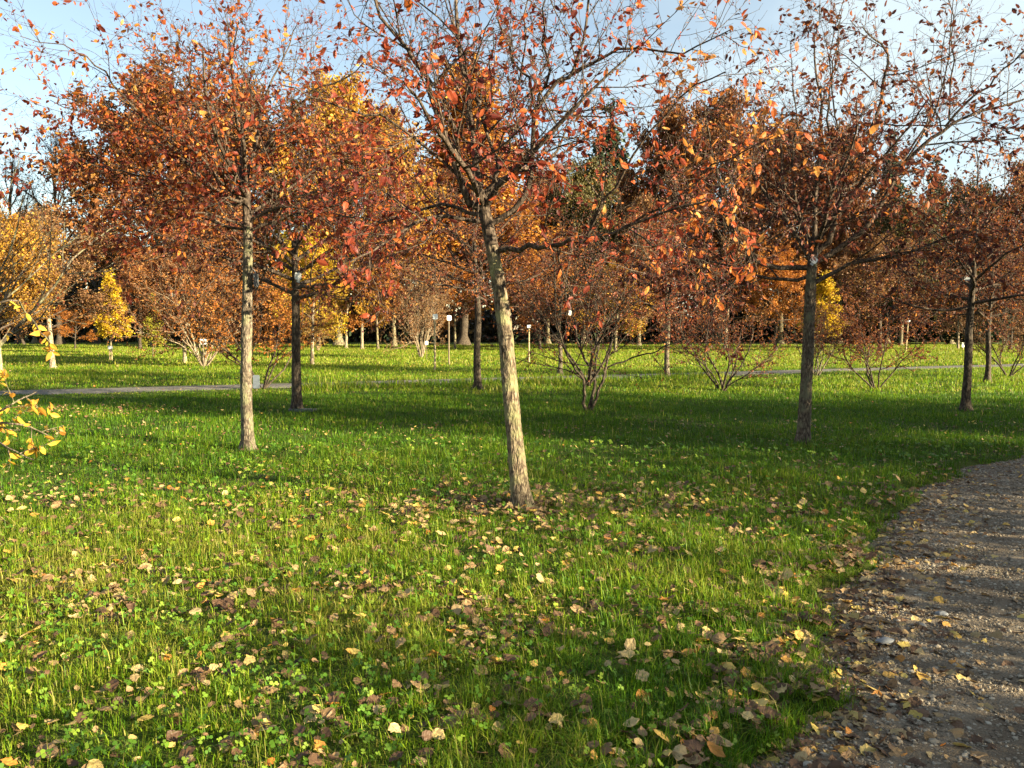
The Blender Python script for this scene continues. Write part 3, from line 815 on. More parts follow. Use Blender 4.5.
# undergrowth: one uncountable mass closing the wood, its shade painted into dark leaves
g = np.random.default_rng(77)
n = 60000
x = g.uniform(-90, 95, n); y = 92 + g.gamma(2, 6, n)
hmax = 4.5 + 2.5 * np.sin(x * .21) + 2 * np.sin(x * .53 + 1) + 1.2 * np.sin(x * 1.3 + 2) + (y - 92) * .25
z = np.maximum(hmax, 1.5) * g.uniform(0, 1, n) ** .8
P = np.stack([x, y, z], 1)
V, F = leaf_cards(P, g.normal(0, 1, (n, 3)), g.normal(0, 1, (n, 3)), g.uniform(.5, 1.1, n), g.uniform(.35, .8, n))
o = link('undergrowth', mesh_np('undergrowth', V, F, LM['shadewood'], np.repeat(g.beta(1.5, 2, n), 5)))
tag(o, 'leafy undergrowth closing the wood, coloured dark as shade', 'undergrowth', kind='stuff')

# ------------------------------------------------------------------ unseen trees, added shrubs and hedge right of the path, shading the lawn
OFF_G = 'trees beyond the path outside the picture'
for k, (x, y, src, sc) in enumerate([(9.5, 9.3, GA, 1.0), (13.0, 6.2, GB, 1.05), (14.5, 11.0, GA, 1.05), (18.5, 7.5, GB, 1.1), (18.0, 2.5, GA, 1.1),
                                     (23, 10, GB, 1.1), (11.2, 8.4, GB, .95), (16.2, 9.3, GA, 1.0), (20.5, 8.8, GB, 1.0), (15.6, 4.2, GA, .95), (25, 7, GA, 1.1), (22, 4.5, GA, 1.15), (13.5, 1.5, GB, 1.0)]):
    copy_tree(src, 'crab apple tree standing beyond the gravel path outside the picture', (x, y, 0), k * 1.3, sc, LM['crab_maroon'], None, OFF_G)
for k, (x, y, sc) in enumerate([(8.2, -2.3, .95), (8.9, -.7, .9), (10.2, 2.2, .85), (9.7, -1.9, 1.0), (7.7, -1.1, .9), (8.5, -1.6, .88), (9.3, -.1, .9)]):  # out-of-view shrubs added for dappled shade on the foreground
    copy_tree(SB, 'unseen rounded shrub added beyond the path to dapple the grass', (x, y, 0), k * 1.7, sc, LM['crab_maroon'], None, 'unseen shrubs added to shade the near grass')
def hedge():  # added out of view; its ragged shoots streak the path with shade
    g = np.random.default_rng(88)
    n = 34000
    t = g.uniform(0, 1, n)
    x0, y0, x1, y1 = 4.6, -.8, 9.6, 7.2
    w = g.uniform(-.55, .55, n)
    dx, dy = x1 - x0, y1 - y0; L = math.hypot(dx, dy)
    h = .98 + .05 * np.sin(t * 31) + .05 * np.sin(t * 57 + 1)
    shoots = np.sort(g.uniform(0, 1, 62)); top = g.uniform(.18, .55, 62)
    k = g.integers(0, 62, n); sh = (g.uniform(0, 1, n) < .30)
    t = np.where(sh, shoots[k] + g.normal(0, .003, n), t); h = np.where(sh, 1.0 + top[k], h); w = np.where(sh, w * .25, w)
    z = np.where(sh, .9 + (h - .9) * g.uniform(0, 1, n), h * g.uniform(0.02, 1, n) ** .6)
    P = np.stack([x0 + dx * t - dy / L * w, y0 + dy * t + dx / L * w, z], 1)
    V, F = leaf_cards(P, g.normal(0, 1, (n, 3)), g.normal(0, 1, (n, 3)), g.uniform(.04, .08, n), g.uniform(.03, .05, n))
    me = mesh_np('hedge', V, F, LM['hedge'], np.repeat(g.uniform(0, 1, n), 5))
    o = link('hedge', me); tag(o, 'unseen loose hedge added along the gravel path to shade it', 'hedge')
hedge()

# ------------------------------------------------------------------ leafy twigs reaching in from a shrub left of the frame
def edge_shrub():
    rnd = random.Random(9); g = np.random.default_rng(9)
    Y = 5.2
    org = np.array([-4.3, Y, float(ground_z(-4.3, Y))])
    root = thing('shrub', 'shrub at the frame edge reaching in with yellow and orange leaves', 'shrub', tuple(org))
    T = Skel()
    rec = [None, dict(n=6, w=.1, up=.02, nc=3, t0=.6, ang=35, ratio=.16, rr=.5, tip=.3, leaf=4),
           dict(n=5, w=.12, up=.03, nc=1, t0=.4, ang=40, ratio=.5, rr=.6, tip=.4, rmin=.003, leaf=26),
           dict(n=3, w=.12, up=.03, leaf=24, tip=.5, rmin=.002)]
    rec0 = [None, dict(n=6, w=.1, up=.02, nc=0, leaf=7)]
    for px in ([(-120, 420), (-30, 330), (8, 300), (30, 318), (46, 338), (53, 352)],
               [(-120, 430), (-60, 400), (-30, 372), (-2, 345), (10, 328)],
               [(-110, 480), (-40, 440), (-8, 415), (18, 400), (36, 392)],
               [(-110, 490), (-50, 452), (-10, 425), (20, 425), (50, 436)],
               [(-110, 500), (-50, 470), (-12, 440), (8, 448), (34, 460)]):
        pts = [np.array([0, 0, .05])] + [np.array(at(u, v, Y + rnd.uniform(-.25, .25))) - org for u, v in px]
        limb(T, pts, .016 if px[-1][1] > 360 else .009, .003, 1, rec if px[-1][1] > 360 else rec0, rnd, .006)
    for az in (2.6, 3.2, 3.9):
        grow(T, (0, 0, .05), (math.cos(az) * .6, math.sin(az) * .6, .8), 1.8, .018, 1, rec, rnd)
    finish_tree(root, T, g, BK['grey'], LM['sprig'], .060, .032, None, 0, 1.0, .3, lambda P, g: .40 + .6 * g.beta(1.2, 1.2, len(P)))
edge_shrub()
SL = shrub_proto(64, LM['crab_red'], BK['grey'], 5, 4.2, 32, .9, 1.0, .06, .04, name='sapling', n2=5, r=.03)
put(SL, -8.6, 12.2, 'nearly leafless sapling with thin upright twigs at the frame edge', 1.0, 1.15)
SL['category'] = 'sapling'

# ------------------------------------------------------------------ ground, paths
def spaced(a, b, n, c, k):
    """coordinates from a to b dense around c"""
    u = np.linspace(math.asinh((a - c) / k), math.asinh((b - c) / k), n)
    return c + k * np.sinh(u)
X = spaced(-400, 400, 420, 1.0, 2.2); Y = spaced(-120, 700, 420, 4.0, 2.2)
gx, gy = np.meshgrid(X, Y)
V = np.stack([gx, gy, ground_z(gx, gy)], -1).reshape(-1, 3)
idx = np.arange(len(X) * len(Y)).reshape(len(Y), len(X))
F = np.stack([idx[:-1, :-1], idx[:-1, 1:], idx[1:, 1:], idx[1:, :-1]], -1).reshape(-1, 4)
def ground_mat():
    m, nt, N, L = new_mat('lawn_soil')
    tc = N.new('ShaderNodeTexCoord')
    n1 = N.new('ShaderNodeTexNoise'); n1.inputs['Scale'].default_value = 1.4; n1.inputs['Detail'].default_value = 8
    n2 = N.new('ShaderNodeTexNoise'); n2.inputs['Scale'].default_value = 45; n2.inputs['Detail'].default_value = 6
    L.new(tc.outputs['Object'], n1.inputs['Vector']); L.new(tc.outputs['Object'], n2.inputs['Vector'])
    r1 = ramp(N, [(.3, (.04, .07, .010)), (.55, (.075, .11, .014)), (.75, (.12, .12, .025))]); L.new(n1.outputs[0], r1.inputs[0])
    r2 = ramp(N, [(.3, (.045, .035, .018)), (.6, (.07, .085, .02))]); L.new(n2.outputs[0], r2.inputs[0])
    mx = N.new('ShaderNodeMix'); mx.data_type = 'RGBA'; mx.inputs[0].default_value = .5
    L.new(r1.outputs[0], mx.inputs[6]); L.new(r2.outputs[0], mx.inputs[7])
    p = N.new('ShaderNodeBsdfPrincipled'); p.inputs['Roughness'].default_value = .95; p.inputs['Specular IOR Level'].default_value = .1
    L.new(mx.outputs[2], p.inputs['Base Color'])
    b = N.new('ShaderNodeBump'); b.inputs['Strength'].default_value = .8; b.inputs['Distance'].default_value = .03
    L.new(n2.outputs[0], b.inputs['Height']); L.new(b.outputs[0], p.inputs['Normal'])
    o = N.new('ShaderNodeOutputMaterial'); L.new(p.outputs[0], o.inputs[0])
    return m
o = link('ground', mesh_np('ground', V, F, ground_mat(), smooth=True)); tag(o, 'green lawn ground under the grass', 'ground', kind='structure')

def gravel_mat(name, c0, c1, c2):
    m, nt, N, L = new_mat(name)
    tc = N.new('ShaderNodeTexCoord')
    n1 = N.new('ShaderNodeTexNoise'); n1.inputs['Scale'].default_value = 2.2; n1.inputs['Detail'].default_value = 7
    n2 = N.new('ShaderNodeTexNoise'); n2.inputs['Scale'].default_value = 70; n2.inputs['Detail'].default_value = 8; n2.inputs['Roughness'].default_value = .7
    v = N.new('ShaderNodeTexVoronoi'); v.inputs['Scale'].default_value = 85
    for q in (n1, n2, v): L.new(tc.outputs['Object'], q.inputs['Vector'])
    s = math_node(N, L, 'MULTIPLY_ADD', n2.outputs[0], .45, math_node(N, L, 'MULTIPLY', n1.outputs[0], .55))
    r = ramp(N, [(.35, c0), (.5, c1), (.68, c2)]); L.new(s, r.inputs[0])
    p = N.new('ShaderNodeBsdfPrincipled'); p.inputs['Roughness'].default_value = .95; p.inputs['Specular IOR Level'].default_value = .15
    L.new(r.outputs[0], p.inputs['Base Color'])
    h = math_node(N, L, 'MULTIPLY_ADD', v.outputs['Distance'], -.5, n2.outputs[0])
    b = N.new('ShaderNodeBump'); b.inputs['Strength'].default_value = .9; b.inputs['Distance'].default_value = .012
    L.new(h, b.inputs['Height']); L.new(b.outputs[0], p.inputs['Normal'])
    o = N.new('ShaderNodeOutputMaterial'); L.new(p.outputs[0], o.inputs[0])
    return m
M_GRAV = gravel_mat('gravel_path', (.095, .068, .046), (.18, .137, .095), (.29, .23, .165))
ty = np.concatenate([np.linspace(-6, 13, 220), np.linspace(13.2, 24, 40)])
ts = np.linspace(-.5, PATH_W + .5, 60)
xe = np.interp(ty, EY, EX); sl = np.gradient(xe, ty)
nl = np.sqrt(1 + sl * sl)
PXg = xe[:, None] + ts[None] / nl[:, None] * 1.0 + 0 * ts[None]
PXg = xe[:, None] + ts[None] * nl[:, None]
PYg = np.repeat(ty[:, None], len(ts), 1)
gp = np.random.default_rng(3)
PZg = path_z(PXg, PYg) + gp.normal(0, .0035, PXg.shape)
V = np.stack([PXg, PYg, PZg], -1).reshape(-1, 3)
idx = np.arange(len(ty) * len(ts)).reshape(len(ty), len(ts))
F = np.stack([idx[:-1, :-1], idx[:-1, 1:], idx[1:, 1:], idx[1:, :-1]], -1).reshape(-1, 4)
o = link('path', mesh_np('path', V, F, M_GRAV, smooth=True)); tag(o, 'gravel path curving away along the lawn', 'path', kind='structure')
# far path
fx = np.linspace(-60, 80, 140); fw = np.linspace(-FP_W - .2, FP_W + .2, 10)
c = 1 / math.sqrt(1 + FP_B ** 2)
gq = np.random.default_rng(6); fwv = fw[None] * (1 + gq.normal(0, .07, (140, 1)))
V = np.stack([fx[:, None] - FP_B * c * fwv, FP_A + FP_B * fx[:, None] + c * fwv,
              -.05 + .07 * np.clip(1 - (np.abs(fw[None]) / (FP_W + .1)) ** 4, -.4, 1) + 0 * fx[:, None]], -1).reshape(-1, 3)
idx = np.arange(140 * 10).reshape(140, 10)
F = np.stack([idx[:-1, :-1], idx[1:, :-1], idx[1:, 1:], idx[:-1, 1:]], -1).reshape(-1, 4)
o = link('path', mesh_np('path', V, F, gravel_mat('far_path_gravel', (.10, .09, .08), (.155, .14, .125), (.22, .20, .18)), smooth=True))
tag(o, 'straight grey path crossing the far lawn', 'path', kind='structure')

# ------------------------------------------------------------------ grass, clover, gravel, litter
def patch(x, y):
    return (.5 + .22 * np.sin(.9 * x + .5 * y + 1) * np.sin(1.1 * y - .4 * x) + .18 * np.sin(2.3 * x - 1.2 * y + 2) * np.sin(1.9 * y + .7 * x) + .12 * np.sin(5.1 * x + 4.3 * y))

def clumps(x, y):
    return .5 + .5 * np.sin(9 * x + 5 * np.sin(3 * y) + 2 * np.sin(1.3 * x)) * np.sin(8.5 * y + 4 * np.sin(4.2 * x))

def scatter(y0, y1, dens, g, margin=2.0):
    xm = .64 * y1 + margin
    n = int(dens * (y1 - y0) * 2 * xm)
    x = g.uniform(-xm, xm, n); y = g.uniform(y0, y1, n)
    k = np.abs(x) < .64 * y + margin
    x, y = x[k], y[k]
    k = ~(in_path(x, y, .17)) & (far_s(x, y) > -.1)
    return x[k], y[k]

g = np.random.default_rng(5)
GV, GF4, GF3, GT = [], [], [], []
off = 0
for y0, y1, dens, h, w in [(1.9, 4.2, 12000, .060, .0046), (4.2, 7, 6500, .062, .0052), (7, 12, 2500, .070, .0068), (12, 20, 950, .082, .011), (20, 34, 300, .095, .020), (34, 78, 110, .12, .045)]:
    x, y = scatter(y0, y1, dens, g)
    pt = patch(x, y)
    k = g.uniform(0, 1, len(x)) < (.35 + 1.0 * pt) * np.where(y < 12, .45 + .75 * clumps(x, y), 1)
    x, y, pt = x[k], y[k], pt[k]
    n = len(x)
    s_ = path_s(x, y)
    clump = clumps(x, y)
    hh = h * g.gamma(6, 1 / 6., n) * (.35 + .5 * pt + .75 * clump * (y < 12) + .3 * (y >= 12))
    fs = (FP_A + FP_B * x - y) / math.sqrt(1 + FP_B ** 2) - FP_W      # how far in front of the far path
    hh = hh * np.where((fs > -.2) & (fs < 1.6), np.where(x < -5.5, .35, np.where(x < 7, 2.3, .6)), 1)
    ww = w * g.uniform(.6, 1.2, n)
    az = g.uniform(0, 2 * PI, n); lean = g.uniform(.05, 1.1, n); lean = np.where(g.uniform(0, 1, n) < .22, g.uniform(1.2, 2.4, n), lean)
    P = np.stack([x, y, ground_z(x, y) - .005], 1)
    S = np.stack([np.cos(az), np.sin(az), 0 * az], 1); Ld = np.stack([-np.sin(az), np.cos(az), 0 * az], 1)
    U = np.array([0, 0, 1.])
    m_ = P + U * (hh * np.maximum(.2, .58 - .12 * lean))[:, None] + Ld * (hh * lean * .3)[:, None]
    tp = P + U * (hh * np.maximum(.12, 1 - .36 * lean))[:, None] + Ld * (hh * lean * .95)[:, None]
    wv = S * ww[:, None]
    V = np.stack([P - wv * .5, P + wv * .5, m_ + wv * .4, m_ - wv * .4, tp], 1).reshape(-1, 3)
    i = (np.arange(n) * 5)[:, None] + off
    GF4.append(i + np.array([[0, 1, 2, 3]])); GF3.append(i + np.array([[3, 2, 4]]))
    lit_left = np.exp(-((x + 2.2) / 2.5) ** 2) * np.exp(-((y - 5) / 3) ** 2)
    lit_left = np.maximum(lit_left, .8 * np.exp(-((x + 1.5) / 4) ** 2 - ((y - 6.5) / 3) ** 2))
    t = np.clip(g.normal(.40, .18, n) + .5 * (pt - .5) + .36 * lit_left + .26 * (y > 20) + .12 * (y > 34) + .16 * (y < 5) * (x < .3), 0, .92)  # sunlight painted in: yellower blades at near left, in front and far back
    dry = g.uniform(0, 1, n) < .03 + .11 * lit_left * (clump < .5)
    t = np.where(dry, g.uniform(.9, 1, n), t)
    GV.append(V); GT.append(np.repeat(t, 5)); off += n * 5
o = link('grass', mesh_np('grass', np.concatenate(GV), [np.concatenate(GF4), np.concatenate(GF3)], LM['grass'], np.concatenate(GT)))
tag(o, 'lush green autumn grass covering the lawn', 'grass', kind='stuff')
print('grass blades', off // 5)

# clover and broad weeds, mostly on the near left
x, y = scatter(1.9, 11.5, 400, g)
w_ = np.clip(.12 + .9 * np.exp(-((x + 1.7) / 1.8) ** 2) * np.exp(-((y - 3.4) / 2.0) ** 2) + .12 * np.exp(-((x + 1.6) / 2.4) ** 2 - ((y - 8.0) / 1.6) ** 2) + .07 * (patch(y, x) > .6), 0, 1)
w_ = w_ * np.clip(patch(x * 2.3, y * 2.6) * 2.4 - .45, .05, 1)
k = g.uniform(0, 1, len(x)) < w_
x, y = x[k], y[k]; n = len(x)
hc = g.uniform(.03, .085, n)
Vc, Fc, off = [], [], 0
Pc = np.stack([x, y, ground_z(x, y) + hc], 1)
a0 = g.uniform(0, 2 * PI, n)
tn = nrm(np.stack([g.normal(.15, .6, n), g.normal(-.25, .6, n), np.ones(n)], 1))
for j in range(3):
    a = a0 + j * 2 * PI / 3 + g.normal(0, .3, n)
    D = np.stack([np.cos(a), np.sin(a), 0 * a], 1); D = nrm(D - tn * (D * tn).sum(1, keepdims=True))
    S = np.cross(tn, D)
    l = (g.uniform(.006, .021, n) * (1 + np.clip(y - 5, 0, 9) * .14))[:, None]
    V = np.stack([Pc, Pc + D * l * .55 + S * l * .5, Pc + D * l + S * l * .32, Pc + D * l - S * l * .32, Pc + D * l * .55 - S * l * .5], 1).reshape(-1, 3)
    Vc.append(V); Fc.append((np.arange(n) * 5)[:, None] + np.array([[0, 4, 3, 2, 1]]) + off); off += n * 5
V = np.concatenate(Vc); F = np.concatenate(Fc)
t3 = np.tile(np.repeat(g.uniform(0, 1, n), 5), 3)
o = link('clover', mesh_np('clover', V, F, LM['clover'], t3)); tag(o, 'small round clover leaves among the near grass', 'clover', kind='stuff')

# gravel stones on the near path
g = np.random.default_rng(15)
n = 130000
y = g.uniform(1.9, 12.5, n); s = g.beta(1.15, 2.3, n) * (PATH_W - .1) + .02
xe = np.interp(y, EY, EX); sl = (np.interp(y + .3, EY, EX) - np.interp(y - .3, EY, EX)) / .6
x = xe + s * np.sqrt(1 + sl ** 2)
k = (np.abs(x) < .64 * y + 2.0) & in_path(x, y, .0) & (g.uniform(0, 1, n) < .35 + .65 * patch(x * 2, y * 2))
x, y = x[k], y[k]; n = len(x)
r = g.lognormal(math.log(.0038), .48, n); r = np.clip(r, .002, .016) * (1 + np.clip(y - 4, 0, 8) * .08)
R3 = np.stack([r * g.uniform(.8, 1.5, n), r * g.uniform(.8, 1.4, n), r * g.uniform(.45, .9, n)], 1)
az = g.uniform(0, 6.28, n)
U = IV[None] * (1 + g.normal(0, .13, (n, len(IV), 1)))
U = U * R3[:, None, :]
ca, sa = np.cos(az)[:, None], np.sin(az)[:, None]
V = np.stack([U[..., 0] * ca - U[..., 1] * sa, U[..., 0] * sa + U[..., 1] * ca, U[..., 2]], -1)
V = V + np.stack([x, y, path_z(x, y) + R3[:, 2] * .35], 1)[:, None, :]
F = (IF[None] + (np.arange(n) * len(IV))[:, None, None]).reshape(-1, 3)
M_GST = leaf_mat('gravel_stone', [(0, (.10, .076, .054)), (.4, (.205, .16, .115)), (.75, (.30, .25, .19)), (1, (.39, .34, .27))], 0, .4, .85, .2)
o = link('gravel', mesh_np('gravel', V.reshape(-1, 3), F, M_GST, np.repeat(g.beta(1.6, 2, n), len(IV)))); tag(o, 'loose grey and tan gravel on the path', 'gravel', kind='stuff')
print('gravel', n)

# fallen leaves: a dozen leaf shapes, curled
def fallen_leaf_mesh(seed):
    g = np.random.default_rng(seed)
    nu, nv = 9, 5
    u = np.linspace(0, 1, nu); v = np.linspace(-1, 1, nv)
    heart = g.uniform(.1, 1.0)
    wprof = np.sin(PI * np.clip(u, 0, 1) ** (.62 + .25 * (1 - heart))) ** .8 * (.34 + .12 * heart) + .02 * (u < .05)
    wprof[-1] = .01
    UU, VV = np.meshgrid(u, v, indexing='ij')
    lob = g.choice([0, 0, 0, .14]); Wd = wprof[:, None] * (1 + g.normal(0, .11, (nu, nv)) + lob * np.cos(np.arange(nu) * PI)[:, None])
    X = UU - .5 + g.normal(0, .015, UU.shape); Yv = VV * Wd
    X = X - .12 * heart * np.abs(VV) * (UU < .2)
    c1, c2, c3 = g.uniform(-.5, .6), g.uniform(-.5, .5), g.uniform(-.6, .6)
    Z = c1 * Yv ** 2 * 1.4 + c2 * (X ** 2) * .9 + c3 * X * Yv + .1 * np.abs(Yv) + g.normal(0, .022, X.shape)
    Z = Z - Z.min()
    V = np.stack([X, Yv, Z], -1).reshape(-1, 3)
    idx = np.arange(nu * nv).reshape(nu, nv)
    F = np.stack([idx[:-1, :-1], idx[1:, :-1], idx[1:, 1:], idx[:-1, 1:]], -1).reshape(-1, 4)
    st = np.array([[-.5, -.012, .02], [-.5, .012, .02], [-.85, .01, .10], [-.85, -.01, .10]]); st[:, 2] += V[:, 2].mean() * .5
    F = np.vstack([F, [[len(V), len(V) + 1, len(V) + 2, len(V) + 3]]]); V = np.vstack([V, st])
    return V, F
FLV = [fallen_leaf_mesh(300 + k) for k in range(12)]
def flat_leaf_mat(name, c, c2):
    m, nt, N, L = new_mat(name)
    tc = N.new('ShaderNodeTexCoord'); oi = N.new('ShaderNodeObjectInfo')
    n1 = N.new('ShaderNodeTexNoise'); n1.inputs['Scale'].default_value = 5; n1.inputs['Detail'].default_value = 6; n1.noise_dimensions = '4D'
    L.new(tc.outputs['Object'], n1.inputs['Vector']); L.new(math_node(N, L, 'MULTIPLY', oi.outputs['Random'], 50), n1.inputs['W'])
    w = N.new('ShaderNodeTexWave'); w.inputs['Scale'].default_value = 5; w.inputs['Distortion'].default_value = 2
    L.new(tc.outputs['Object'], w.inputs['Vector'])
    r = ramp(N, [(.32, tuple(v * .55 for v in c2)), (.5, c), (.7, c2)]); L.new(n1.outputs[0], r.inputs[0])
    mx = N.new('ShaderNodeVectorMath'); mx.operation = 'SCALE'
    L.new(r.outputs[0], mx.inputs[0]); L.new(math_node(N, L, 'MULTIPLY_ADD', oi.outputs['Random'], .7, .62), mx.inputs['Scale'])
    p = N.new('ShaderNodeBsdfPrincipled'); p.inputs['Roughness'].default_value = .6; p.inputs['Specular IOR Level'].default_value = .25
    L.new(mx.outputs[0], p.inputs['Base Color'])
    b = N.new('ShaderNodeBump'); b.inputs['Strength'].default_value = .3; b.inputs['Distance'].default_value = .05
    L.new(w.outputs[0], b.inputs['Height']); L.new(b.outputs[0], p.inputs['Normal'])
    t = N.new('ShaderNodeBsdfTranslucent'); L.new(mx.outputs[0], t.inputs[0])
    ms = N.new('ShaderNodeMixShader'); ms.inputs[0].default_value = .22
    L.new(p.outputs[0], ms.inputs[1]); L.new(t.outputs[0], ms.inputs[2])
    o = N.new('ShaderNodeOutputMaterial'); L.new(ms.outputs[0], o.inputs[0])
    return m
FM = {'tan': flat_leaf_mat('tan_fallen_leaf', (.42, .30, .14), (.58, .46, .25)),
      'brown': flat_leaf_mat('brown_fallen_leaf', (.20, .10, .055), (.30, .17, .09)),
      'orange': flat_leaf_mat('orange_fallen_leaf', (.48, .22, .035), (.58, .34, .07))}
FME = {k: [mesh_np('fallen_leaf', V, F, m, smooth=True) for V, F in FLV] for k, m in FM.items()}

g = np.random.default_rng(25)
def litter_density(x, y):
    s = path_s(x, y)
    d = .26 + .8 * np.clip(patch(x * 1.7 + 3, y * 1.9) - .5, 0, 1) * 2 + .35 * (patch(x * 4.1, y * 4.7 + 2) > .62)
    d = d + 2.9 * np.exp(-((s - .06) / .30) ** 2) * (y < 6) + 1.1 * np.exp(-((s - .1) / .3) ** 2) * (y >= 6)
    cx, cy = ground(523, 512)
    d = d + 2.2 * np.exp(-((x - cx) / 1.5) ** 2 - ((y - cy - .1) / .5) ** 2)
    d = d * np.where(s < 0, 1.65 - 1.2 * clumps(x, y), 1) * 1.35
    for bx, by in (ground(247, 452), ground(803, 447)):
        d = d + .8 * np.exp(-((x - bx) / .8) ** 2 - ((y - by + .1) / .4) ** 2)
    d = np.where(s > .75, .13, d)
    return d
# the near ones, one by one
n = 31000
x = g.uniform(-4.5, 4.5, n); y = g.uniform(2.2, 5.3, n)
k = (np.abs(x) < .64 * y + 1.2) & (g.uniform(0, 3.4, n) < litter_density(x, y))
x, y = x[k], y[k]
d = np.hypot(x, y)
order = np.argsort(d + g.uniform(0, .9, len(d)) + 9 * (np.abs(x) > .63 * y))[:300]
LAB = {('tan', 0): ('dry tan fallen leaf lying in the near grass', 'tan fallen leaves in the near grass'),
       ('brown', 0): ('dull brown fallen leaf lying in the near grass', 'brown fallen leaves in the near grass'),
       ('orange', 0): ('orange yellow fallen leaf lying in the near grass', 'orange fallen leaves in the near grass'),
       ('tan', 1): ('dry tan fallen leaf lying on the gravel path', 'tan fallen leaves on the gravel'),
       ('brown', 1): ('dull brown fallen leaf lying on the gravel path', 'brown fallen leaves on the gravel'),
       ('orange', 1): ('orange fallen leaf lying on the gravel path', 'orange fallen leaves on the gravel')}
for i in order:
    onp = bool(in_path(x[i], y[i]))
    kind = g.choice(['tan', 'brown', 'orange'], p=[.44, .42, .14])
    o = link('fallen_leaf', FME[kind][int(g.integers(12))])
    sz = g.uniform(.026, .068)
    zz = (path_z(x[i], y[i]) + .008) if onp else ground_z(x[i], y[i]) + g.uniform(.014, .054)
    o.location = (x[i], y[i], float(zz))
    o.rotation_euler = (g.normal(0, .35 if not onp else .2), g.normal(0, .35 if not onp else .2), g.uniform(0, 6.28))
    o.scale = (sz, sz, sz)
    l, gr = LAB[(kind, int(onp))]
    tag(o, l, 'fallen leaf', gr)
rest = np.argsort(d + 0)[:]
mask = np.ones(len(x), bool); mask[order] = False
xr, yr = x[mask], y[mask]
# the rest: one uncountable scatter
n = 230000
x2 = g.uniform(-9, 11, n); y2 = g.uniform(5.3, 14, n)
k = (np.abs(x2) < .64 * y2 + 2) & (g.uniform(0, 5.5, n) < litter_density(x2, y2) * np.clip(1.15 - (y2 - 5.3) / 5, .22, 1))
x2, y2 = x2[k], y2[k]
n = 16000
x3 = g.uniform(-34, 34, n); y3 = g.uniform(14, 60, n)
k = (np.abs(x3) < .64 * y3 + 2) & (g.uniform(0, 1, n) < .12 + .5 * (patch(x3 * .3, y3 * .3) > .58) + .8 * np.exp(-((far_s(x3, y3) - .3) / .5) ** 2))
x3, y3 = x3[k], y3[k]
xl, yl = ground(45, 414); n = 700        # the bare leafy patch under the edge trees
x4 = g.normal(xl, 1.7, n); y4 = g.normal(yl, .6, n)
xs = np.concatenate([xr, x2, x3, x4]); ys = np.concatenate([yr, y2, y3, y4]); n = len(xs)
onp = in_path(xs, ys)
zs = np.where(onp, path_z(xs, ys) + .012, ground_z(xs, ys) + np.where(ys < 14, g.uniform(.010, .062, n), g.uniform(.05, .12, n)))
N = np.stack([g.normal(0, .4, n), g.normal(-.1, .4, n), np.ones(n)], 1); a = g.uniform(0, 6.28, n)
A = np.stack([np.cos(a), np.sin(a), g.normal(0, .25, n)], 1)
sz = g.gamma(5, .0078, n).clip(.016, .07) * (1 + np.clip(ys - 14, 0, 40) * .015)
near = ys < 8.5
far = ~near
V, F = leaf_cards(np.stack([xs, ys, zs], 1)[far], A[far], N[far], sz[far], (sz * g.uniform(.6, .95, n))[far], g.uniform(-.3, .4, (far.sum(), 1)), g.uniform(-.1, .3, (far.sum(), 1)))
LV, LF, LT, off = [V], [F], [np.repeat(g.uniform(0, 1, far.sum()), 5)], len(V)
Nn = nrm(N); Sn = nrm(np.cross(Nn, A)); An = np.cross(Sn, Nn)
which = g.integers(0, 12, n)
for k in range(12):
    m_ = near & (which == k); c_ = int(m_.sum())
    if not c_: continue
    v0, f0 = FLV[k]
    V = (v0[None, :, 0:1] * An[m_][:, None] + v0[None, :, 1:2] * Sn[m_][:, None] + v0[None, :, 2:3] * Nn[m_][:, None]) * (sz[m_] * 1.15)[:, None, None] + np.stack([xs, ys, zs - .012], 1)[m_][:, None]
    F = (f0[None] + (np.arange(c_) * len(v0))[:, None, None]).reshape(-1, 4) + off
    LV.append(V.reshape(-1, 3)); LF.append(F); LT.append(np.repeat(g.uniform(0, 1, c_), len(v0))); off += c_ * len(v0)
o = link('leaf_litter', mesh_np('leaf_litter', np.concatenate(LV), np.concatenate(LF), LM['litter'], np.concatenate(LT)))
tag(o, 'scatter of small fallen leaves farther over lawn and path edge', 'leaf litter', kind='stuff')
print('litter', n)

# a few stones on the path that stand out
def stone(px, py, r3, mat, label, seed):
    x, y = ground(px, py)
    g = np.random.default_rng(seed)
    V, F = ico(3)
    bump = 1 + .10 * np.sin(V @ g.normal(0, 2.2, 3) + 1) + .06 * np.sin(V @ g.normal(0, 4, 3))
    V = V * bump[:, None] * np.array(r3)
    o = link('stone', mesh_np('stone', V, F, mat, smooth=True), None, (x, y, float(path_z(x, y)) + r3[2] * .45))
    o.rotation_euler = (0, 0, g.uniform(-.5, .5))
    tag(o, label, 'stone')
stone(885, 641, (.052, .030, .020), M_STONE, 'smooth grey oval stone, largest on the gravel', 1)
stone(922, 624, (.022, .018, .014), M_STONEP, 'pale rounded pebble beside the large grey oval stone', 2)
stone(942, 612, (.034, .026, .014), M_STONE, 'flat grey stone beyond the pale rounded pebble', 3)
stone(806, 618, (.045, .035, .022), M_STONEP, 'half buried tan stone at the grass edge of the path', 4)
stone(796, 682, (.040, .035, .030), M_STONEP, 'blocky pale stone in the grass edge near the litter', 5)

